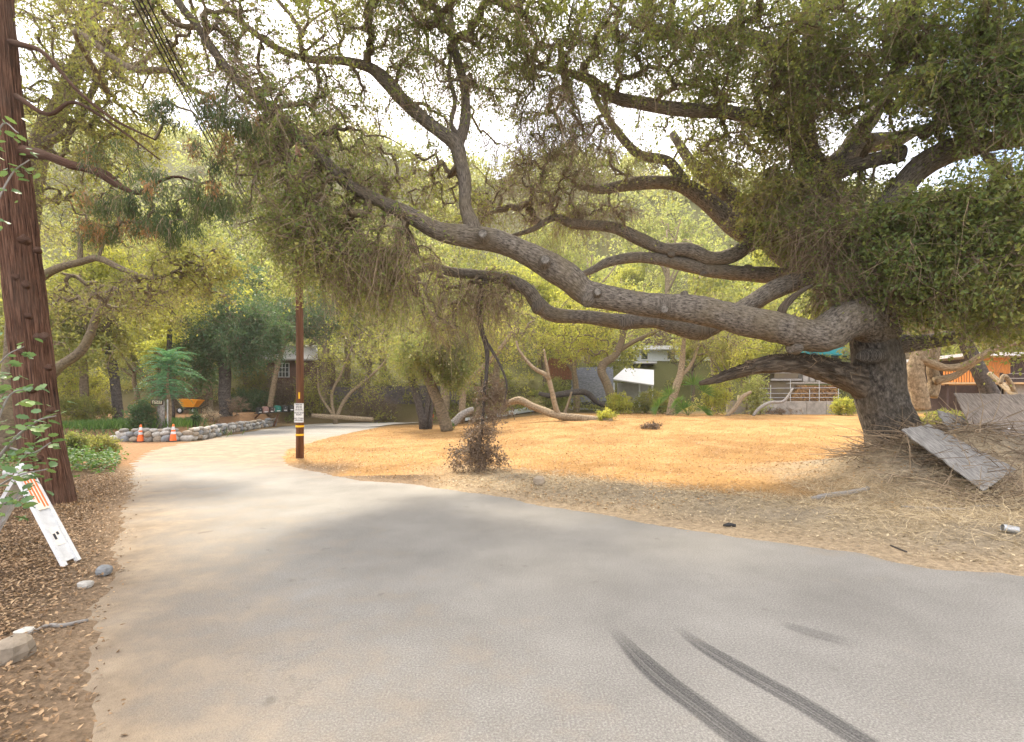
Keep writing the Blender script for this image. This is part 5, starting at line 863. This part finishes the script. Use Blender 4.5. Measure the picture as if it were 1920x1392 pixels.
# ---- concrete wall, woodpile, crates, wire fence
cw = empty('retaining_wall', gr(1470, 782), 'low weathered concrete wall along the back of the field', 'wall'); wY = 32.0
for k in range(6):
    x0 = 1365+k*37; o = bx('panel', M['concrete'], cw, x0, x0+36.4, 752+random.uniform(-.6, .6), 792, wY+.15*random.random(), .3)
bx('block', plain('cream_block', (.55, .47, .34), .8, .15, 6, .1), cw, 1386, 1401, 741, 752, wY+.1, .3)
wp = empty('woodpile', at(1530, 755, 33.2), 'stacked firewood logs behind the wire fence under the dead limb', 'woodpile'); lgm = []
for k in range(4):
    g = MB(); g.tube([(0, 0, 0), (0, .25, 0), (0, .5, 0)], [.062, .066, .06], 9, gn=.25); lgm.append(g.mesh('log', bark('log_bark'+str(k), (.07, .04, .02), (.2+.04*k, .12+.02*k, .06), (.38, .26, .15), 4, 3, .5, .01), True))
base = at(1487, 757, 33)
for r_ in range(11):
    for q in range(24):
        xx = base[0]+q*.128+(.064 if r_ % 2 else 0); zz = base[2]-.0+r_*.118
        if xx > at(1574, 755, 33)[0] or (q < 3 and r_ > 3+q*2): continue
        o = link('log', lgm[random.randrange(4)]); o.parent = wp; o.matrix_parent_inverse = wmat(wp).inverted(); o.location = (xx+random.uniform(-.015, .015), 33+random.uniform(-.08, .08), zz); s = random.uniform(.8, 1.12); o.scale = (s, 1, s)
o = bx('cover_board', M['board'], wp, 1487, 1572, 717, 719.5, 32.9, .9)
fe = empty('wire_fence', at(1470, 755, 31.7), 'rusty pipe and wire fence on top of the concrete wall', 'fence')
for px in (1405, 1425, 1445, 1482, 1518, 1536, 1572):
    aa = at(px, 753, 31.9); bb = at(px, random.choice((712, 722, 730)), 31.9); g = MB(); g.tube([aa, bb], .022, 6); g.obj('post', M['metal'], fe)
for q in (746, 738, 728): g = MB(); g.tube([at(1400, q+random.uniform(-1, 1), 31.85), at(1490, q, 31.85), at(1576, q+random.uniform(-1, 1), 31.85)], .014, 5); g.obj('rail', M['metal'], fe)
for k, (x0, x1, y0, y1, mt, lb) in enumerate(((1448, 1500, 696, 700, 'board', 'upper'), (1452, 1497, 700.4, 710, 'brush', 'middle'), (1446, 1503, 710.4, 714, 'board', 'lower'))):
    tag(bx('timber_stack', M[mt], None, x0, x1, y0, y1, 36, 2.0), f'{lb} layer of stacked weathered timber behind the woodpile', 'timber')
tag(bx('scrap_heap', M['brush'], None, 1440, 1510, 714.5, 790, 36.2, 1.8), 'dark heap of scrap below the timber stack', 'scrap heap')
for k in range(5): tag(bx('concrete_block', M['concrete'], None, 1506+k*12, 1516+k*12, 700-2*(k % 2), 716, 36+.2*k, .6), ['leftmost', 'second', 'third', 'fourth', 'rightmost'][k]+' grey concrete block in the row behind the woodpile', 'block', 'concrete blocks behind the woodpile')
# ---- teal bus
bY = 58.0; bX = at(1560, 690, bY)[0]; zz = hz(bX, bY); bq = np.array([bX, bY, zz]); bus = empty('bus', bq, 'teal minibus parked behind the oak trunk', 'bus'); sc_ = FPX/bY
teal = plain('teal_paint', (.01, .28, .34), .35, .1, 4, .02)
x0 = at(1512, 690, bY)[0]; x1 = at(1594, 690, bY)[0]
g = MB(); g.box(((x0+x1)/2, bY+1.1, zz+1.55), (x1-x0, 2.2, 2.1), bev=.15); g.obj('body', teal, bus)
g = MB(); g.box((x1+.45, bY+1.1, zz+1.0), (1.0, 2.0, 1.0), bev=.15); g.obj('hood', teal, bus)
g = MB(); g.box((x1+.98, bY+1.1, zz+.5), (.12, 2.1, .25)); g.obj('bumper', M['white'], bus)
for k in range(4): g = MB(); w_ = (x1-x0)/4; g.box((x0+w_*(k+.5), bY-.01, zz+1.95), (w_*.78, .05, .8)); g.obj('window', glass, bus)
g = MB(); g.box((x1+.02, bY+1.1, zz+1.95), (.06, 1.8, .8)); g.obj('windscreen', glass, bus)
g = MB(); g.box((x1-.1, bY-.25, zz+1.75), (.18, .12, .4), bev=.03); g.obj('mirror', M['white'], bus)
g = MB(); g.box((x1+.93, bY+.3, zz+1.0), (.06, .3, .2)); g.obj('headlight', M['white'], bus)
for xx in (x0+.9, x1+.1):
    g = MB(); g.lathe([(.001, -.12), (.25, -.13), (.42, -.1), (.42, .1), (.25, .13), (.001, .12)], 18, (xx, bY+.05, zz+.42), Matrix.Rotation(R(90), 3, 'X')); wh = g.obj('wheel', M['rubber'], bus, True)
    g = MB(); g.lathe([(.001, -.15), (.2, -.15), (.22, -.1)], 14, (xx, bY+.05, zz+.42), Matrix.Rotation(R(90), 3, 'X')); g.obj('hub', M['white'], wh, True)
# ---- orange timber house with deck
oh = empty('timber_house', (*at(1880, 740, 27)[:2], hz(at(1880, 740, 27)[0], 27)), 'orange timber house with a raised deck at the right edge', 'house')
orb = plain('orange_boards', (.52, .20, .045), .7, .3, 9, .15, stretch=(3, 3, .4)); drk = plain('house_dark', (.06, .04, .035), .8, .3, 6, .2)
bx('wall', drk, oh, 1836, 2100, 668, 772, 28.4, 5); bx('roof', tin, oh, 1825, 2120, 661, 667, 27.2, 6)
for k in range(9): bx('board', orb, oh, 1838+k*6.3, 1838+k*6.3+6.0, 669+random.uniform(0, 1), 699 if k < 7 else 701, 28.35, .06)
bx('door', orb, oh, 1864, 1874, 699.5, 716, 28.3, .06); bx('deck', plain('deck_wood', (.40, .27, .14), .8, .25, 6, .2), oh, 1768, 2100, 717, 720.5, 26.6, 1.8)
for k in range(14): bx('baluster', orb, oh, 1770+k*5, 1772.2+k*5, 693, 717, 26.7, .05)
bx('handrail', orb, oh, 1768, 1840, 691.5, 693.5, 26.68, .09)
for px in (1775, 1835, 1900, 1970): bx('deck_post', drk, oh, px, px+4, 720.5, 775, 26.9, .12)
for q in (700, 709): bx('rail', M['board'], oh, 1893, 2100, q, q+1.2, 26.7, .04)
bx('skirting', M['concrete'], oh, 1885, 2100, 722, 775, 27.3, .1)
wpst = gr(733, 786, 20); g = MB(); g.box(wpst+[0, 0, .33], (.08, .08, .75), bev=.01); tag(g.obj('marker_post', M['white']), 'short white post beside the end of the driveway', 'post')
# ---------------------------------------------------------------- shrubs
def shrub(name, label, px, py, wpx, hpx, leaf, n, ls, K=8, Lv=8, droop=.2, Y=None, dep=None, lf=.9, tl=None, cat='shrub', dirz=1.0, tw=.008, ratio=.5):
    p = gr(px, py) if Y is None else np.array([*at(px, py, Y)[:2], hz(*at(px, py, Y)[:2])]); k = p[1]/FPX; t = empty(name, p, label, cat); rx = wpx*k/2; h_ = hpx*k
    pos = ell(n, p+[0, 0, h_*.45], (rx*.85, (dep or rx)*.8, h_*.5)); pos[:, 2] = np.maximum(pos[:, 2], H(pos[:, 0], pos[:, 1])+.05)
    st = np.array([p+[random.uniform(-.2, .2)*rx, random.uniform(-.2, .2)*rx, 0] for q in range(6)]); con = connect(st, pos, .006); g = MB(); branches(g, con, 4, .03); tag(g.obj('stems', M['brush'], t, True), kind='stuff')
    od = unit(con[3]+np.array([0, 0, .6*dirz])); a, b = clumpfill(pos, od, K, Lv, tl or h_*.25, ls, lf, droop, ratio, tw, .7); tag(a.obj('twigs', M['twig'], t), kind='stuff')
    if b.n: tag(b.obj('foliage', M[leaf], t), kind='stuff')
    return t
shrub('shrub', 'upright grey green shrub left of the number post', 264, 806, 48, 55, 'green', 70, .10)
shrub('shrub', 'low olive shrub at the left end of the stone wall', 190, 850, 62, 42, 'olive', 90, .05, Y=14.5)
shrub('shrub', 'dark olive shrub behind the redwood at the road bend', 140, 850, 50, 50, 'oakleaf', 70, .06, Y=13.5)
shrub('hedge', 'bright dark green hedge behind the mailboxes', 465, 775, 95, 45, 'green', 130, .13, Y=37)
shrub('dry_bush', 'dry brown bush in front of the blue green tree', 435, 795, 65, 40, 'dead', 70, .06, lf=.4, Y=29)
shrub('dry_bush', 'tan dry grass clump left of the black mailbox', 395, 795, 40, 26, 'straw', 40, .06, lf=.4, Y=26)
shrub('shrub', 'small grey green bush behind the right traffic cone', 365, 800, 24, 30, 'green', 30, .07, Y=23)
shrub('shrub', 'bright yellow green shrub left of the oak trunk base', 1580, 775, 46, 34, 'yellow', 60, .11, Y=30)
shrub('shrub', 'yellow green leafy bush by the curved sapling', 1345, 790, 60, 75, 'yellow', 70, .12, Y=31)
shrub('shrub', 'green bush hanging over the wire fence', 1415, 760, 50, 75, 'hill', 60, .12, Y=31)
shrub('shrub', 'ivy covered foot of the crooked tree', 1160, 790, 55, 40, 'yellow', 50, .14, Y=33)
shrub('shrub', 'sprig of yellow leaves at the end of the fallen trunk', 1135, 799, 45, 22, 'yellow', 30, .10, Y=Y1)
shrub('shrub', 'olive brush below the carport', 1220, 790, 90, 45, 'olive', 90, .13, Y=35)
shrub('shrub', 'pale green shrub in front of the gravel bank', 1040, 770, 75, 65, 'hill', 90, .14, Y=38)
shrub('shrub', 'green weeds at the foot of the leaning oak', 838, 810, 36, 12, 'lush', 30, .07, Y=gr(838, 806)[1])
shrub('dry_bush', 'brown brush along the left end of the far field edge', 920, 790, 110, 32, 'dead', 80, .09, lf=.5, Y=33)
shrub('dry_bush', 'small heap of brown clippings on the field', 1220, 806, 46, 12, 'dead', 40, .06, lf=.5, Y=gr(1220, 805)[1])
shrub('dry_bush', 'brown thicket right of the stone bank', 700, 790, 120, 55, 'dead', 110, .12, lf=.5, Y=39)
shrub('shrub', 'yellow thicket behind the slim dark trunk', 150, 770, 120, 95, 'yellow', 140, .13, Y=33)
shrub('dry_bush', 'brown thicket behind the wheelbarrow', 340, 775, 110, 80, 'dead', 140, .12, lf=.6, Y=34)
shrub('shrub', 'dark olive thicket behind the grass patch', 150, 800, 110, 60, 'olive', 130, .11, Y=24)
shrub('shrub', 'dark bushes under the knotty oak', 1780, 790, 110, 45, 'olive', 110, .1, Y=19)
shrub('shrub', 'dark brush below the timber deck', 1900, 800, 110, 45, 'olive', 90, .11, Y=22)
shrub('shrub', 'tall olive brush hiding the left wall of the brown cottage', 480, 770, 70, 100, 'olive', 130, .13, Y=40, lf=.7)
shrub('dry_bush', 'tan brush below the barred cottage window', 530, 770, 80, 60, 'dead', 120, .12, Y=40, lf=.6)
shrub('shrub', 'yellow brush at the right end of the brown cottage', 575, 775, 50, 85, 'yellow', 80, .13, Y=40, lf=.5)
shrub('dry_bush', 'brown brush at the foot of the concrete wall', 1440, 792, 130, 14, 'dead', 60, .07, Y=31.2, lf=.6)
# ivy, bright grass patch
def cover(name, label, cx, cy, rx, ry, n, leaf, ls, hh, cat):
    v = rng.normal(size=(n, 2))*.5; x = cx+v[:, 0]*rx; y = cy+v[:, 1]*ry; k_ = road_sd(x, y) > .15; x, y = x[k_], y[k_]; n = len(x); p = np.c_[x, y, H(x, y)+rng.random(n)*hh*fbm(x*2, y*2)*1.6+.02]; g = MB(); l_ = ls*rng.uniform(.6, 1.3, n); ax = rng.normal(size=(n, 3)); ax[:, 2] *= .4
    g.leaves(p, ax, l_, l_*.75, np.clip(fbm(x*1.5, y*1.5)+rng.normal(size=n)*.2, 0, 1), 1.0); return tag(g.obj(name, M[leaf]), label, cat, kind='stuff')
q = gr(160, 880); cover('ivy', 'bright ivy spilling down the left bank behind the redwood', q[0]-.2, q[1]+.3, 1.5, 2.2, 3000, 'lush', .09, .45, 'ivy')
q = gr(190, 800); 
n = 5200; v = rng.normal(size=(n, 2))*.5; x = -17.6+v[:, 0]*2.6; y = 22.5+v[:, 1]*1.9; P0 = np.c_[x, y, H(x, y)]; dr_ = np.c_[rng.normal(size=(n, 2))*.35, np.ones(n)]; g = MB(); g.leaves(P0, dr_, .42, .035, rng.random(n), 0); tag(g.obj('grass_patch', M['lush']), 'bright green grassy patch behind the left end of the wall', 'grass', kind='stuff')
# fan palm
fpY = 30.0; fpp = np.array([*at(1290, 780, fpY)[:2], 0]); fpp[2] = hz(fpp[0], fpp[1]); fpal = empty('fan_palm', fpp, 'small fan palm with bright fronds at the back of the field', 'palm')
for k, (px, py, sz) in enumerate(((1280,768,26),(1255,742,24),(1300,722,28),(1320,735,24),(1235,762,22),(1318,770,22),(1270,755,20))):
    c = at(px, py, fpY-.2*k); g = MB(); g.tube([fpp, (fpp+c)/2+[0, 0, .2], c], .015, 5, a=.4); d_ = unit(c-fpp+[0, 0, .1]); u_ = unit(np.cross(d_, [0, 1., .2])); 
    for q in np.linspace(-1.5, 1.5, 17): ax = d_*math.cos(q)+u_*math.sin(q); g.leaves(c[None], (ax+[0, -.15, -.12])[None], sz*fpY/FPX*1.0, .10, np.array([.5+.4*rng.random()]), .5)
    g.obj('frond', M['lush'], fpal)
# ---------------------------------------------------------------- young oak in the left foreground: every leaf its own
yo = empty('oak_sapling', (-4.3, 3.6, hz(-4.3, 3.6)), 'leafy young oak branches with large green leaves at the left edge', 'sapling')
def leafmesh(k):
    lob = np.array([(0, .02), (.12, .16), (.25, .30), (.36, .22), (.5, .34), (.62, .24), (.74, .28), (.88, .13), (1, 0)]); g = MB(); V = []; 
    for x_, w_ in lob: V += [[x_, -w_, .10*w_+.05*math.sin(x_*3+k)], [x_, 0, .04*math.sin(x_*3+k)-.10*x_*x_], [x_, w_, .10*w_+.05*math.sin(x_*3+k)]]
    Q = []
    for i in range(len(lob)-1): b_ = i*3; Q += [[b_, b_+3, b_+4, b_+1], [b_+1, b_+4, b_+5, b_+2]]
    g.add(V, Q, None, .2+.2*k); return g.mesh('leaf', M['sapling'], True)
LMs = [leafmesh(k) for k in range(5)]
stems = [[(-90,1000,3.4,4),(-30,900,3.3,3),(20,830,3.25,2.5),(70,790,3.2,2),(105,780,3.2,1)], [(-60,950,3.4,3),(0,910,3.2,2),(40,890,3.1,1.5),(90,880,3.1,1)], [(-60,900,3.3,3),(-10,800,3.3,2),(20,740,3.3,1.5),(60,730,3.3,1)], [(-70,880,3.3,3),(-20,720,3.4,2),(10,670,3.4,1.2),(45,650,3.4,.8)], [(-40,960,3.1,2),(20,940,3,1.5),(50,930,3,1)], [(20,840,3.25,2),(60,850,3.2,1.5),(95,830,3.2,1)], [(-80,450,3.6,3),(-20,380,3.7,2),(20,330,3.8,1.5),(60,300,3.8,1)], [(-60,260,3.8,3),(0,240,3.8,2),(40,260,3.8,1)]]
stems[6] = [(-80,700,3.6,3),(-50,560,3.6,2.5),(-20,420,3.7,2),(20,330,3.8,1.5),(55,300,3.8,1)]; stems[7] = [(-50,560,3.6,2.5),(-40,400,3.7,2),(0,240,3.8,1.5),(35,250,3.8,1)]
for s_ in stems:
    P, r = limb(s_, 6); g = MB(); g.tube(P, r, 6); g.obj('stem', M['greybark'], yo, True)
    for q in range(30):
        i_ = random.randrange(len(P)//3, len(P)); p_ = P[i_]+rng.normal(size=3)*np.array([.05, .05, .05])
        o = link('leaf', LMs[random.randrange(5)]); o.parent = yo; o.matrix_parent_inverse = wmat(yo).inverted(); o.location = p_; s = random.uniform(.045, .085); o.scale = (s, s, s); o.rotation_euler = (random.uniform(-.9, .9), random.uniform(-.5, .6), random.uniform(0, 6.28))
# ---------------------------------------------------------------- leaf litter and straw (uncountable)
def scat(n, fx, fy, f): x = rng.uniform(*fx, n); y = rng.uniform(*fy, n); d = road_sd(x, y); k_ = f(x, y, d); x, y = x[k_], y[k_]; return x, y
def litter(name, label, x, y, mat, l0, wr, lift=.01, tilt=.35, a=None):
    n = len(x); p = np.c_[x, y, H(x, y)+lift+rng.random(n)*.015]; ax = rng.normal(size=(n, 3)); ax[:, 2] *= tilt; g = MB(); l_ = l0*rng.uniform(.5, 1.4, n); g.leaves(p, ax, l_, l_*wr*rng.uniform(.6, 1.2, n), np.clip(rng.beta(1.6, 1.6, n) if a is None else a, 0, 1), 1.3); return tag(g.obj(name, M[mat]), label, 'leaf litter', kind='stuff')
x, y = scat(260000, (-9, -1.0), (1.2, 13), lambda x, y, d: (d > .45*rng.random(len(d))-.5*rng.random(len(d))**3) & (x < -1) & (y > 1.3*np.abs(x)*.55) & (y < np.abs(x)*1.6+.5)); litter('leaf_litter', 'brown dry oak leaves covering the left verge', x, y, 'litter', .034, .5)
x, y = scat(80000, (-8.5, 14), (7, 34), lambda x, y, d: (d > .25*rng.random(len(x))-.45*rng.random(len(x))**3) & (rng.random(len(x)) < np.clip(14/y, 0, 1))); litter('field_litter', 'orange dry leaves and chips covering the field', x, y, 'lawnleaf', .05, .5)
x, y = scat(16000, (-1.5, 9), (3.6, 10), lambda x, y, d: (d > .05) & (d < 2.2)); litter('verge_litter', 'tan leaves and chips along the right verge', x, y, 'straw', .045, .5)
x, y = scat(3600, (-8, 8), (1.8, 14), lambda x, y, d: (d < 0) & (rng.random(len(d)) < .25+.75*(d > -.6))); litter('road_litter', 'stray small leaves scattered over the asphalt', x, y, 'litter', .026, .5, .004, .1, rng.uniform(.3, 1, len(x)))
# straw bank and brush at the oak
x, y = scat(60000, (-1, 12), (5, 11.5), lambda x, y, d: (d > .35) & (d < 2.6+1.5*(x > 5)) & (rng.random(len(x)) < (.25+.75*ss(3.5, 6, x))*ss(.3, .9, d)*(.35+.9*fbm(x*1.5, y*1.5, 5))))
n = len(x); P0 = np.c_[x, y, H(x, y)+rng.random(n)*.05*(1+2*ss(5.5, 7, x))]; L_ = rng.uniform(.08, .32, n)[:, None, None]; dr_ = rng.normal(size=(n, 1, 3)); dr_[..., 2] = np.abs(dr_[..., 2])*.35; dr_ = unit(dr_); t = np.linspace(0, 1, 4)[None, :, None]; PP = P0[:, None]+dr_*L_*t+rng.normal(size=(n, 1, 3))*.05*np.sin(t*math.pi)*L_*3; PP[..., 2] -= .25*L_[..., 0]*t[..., 0]**2*0
g = MB(); g.ribbons(PP, rng.uniform(.003, .008, n), np.clip(rng.beta(2, 1.6, n)-.15*(x < 3), 0, 1)); tag(g.obj('straw_bank', M['straw']), 'heaped dry straw on the bank below the big oak', 'straw', kind='stuff')
x, y = scat(2200, (6.0, 12), (6.6, 10.3), lambda x, y, d: (d > 1.0) & (rng.random(len(x)) < ss(6.2, 7.2, x))); n = len(x); g = MB()
for q in range(n):
    p0 = np.array([x[q], y[q], hz(x[q], y[q])+random.uniform(.0, .12)]); dd = unit(rng.normal(size=3)*np.array([1, 1, .25])+[0, 0, .12]); l_ = random.uniform(.3, 1.0); g.tube([p0, p0+dd*l_*.5+rng.normal(size=3)*.04, p0+dd*l_+rng.normal(size=3)*.06], [.008, .006, .003], 4, cap=False, a=rng.random())
tag(g.obj('brush_pile', M['twig']), 'tangle of grey brown sticks heaped around the boards', 'brush', kind='stuff')
for k, (px, py, Y) in enumerate(((1690,850,9.3),)):
    c = at(px, py, Y); pos = c+rng.normal(size=(16, 3))*np.array([.25, .15, .1]); tw, _ = clumpfill(pos, unit(rng.normal(size=(16, 3))+np.array([-.4, -.3, .9])), 7, 1, .45, .01, 0, .1, .5, .008, .6); tag(tw.obj('dead_twigs', M['twig']), 'spray of bare dead twigs at the foot of the big oak', 'twigs', kind='stuff')
# ---------------------------------------------------------------- air over the valley
g = MB(); g.box((0, 70, 46), (420, 260, 98))
m, n, l = new_mat('haze'); v = n.new('ShaderNodeVolumePrincipled'); o = n.new('ShaderNodeOutputMaterial'); l(v.outputs[0], o.inputs['Volume']); v.inputs['Density'].default_value = .0005; v.inputs['Color'].default_value = (1, .97, .9, 1); v.inputs['Anisotropy'].default_value = .3
tag(g.obj('haze', m), 'thin pale haze over the valley', 'haze', kind='stuff')
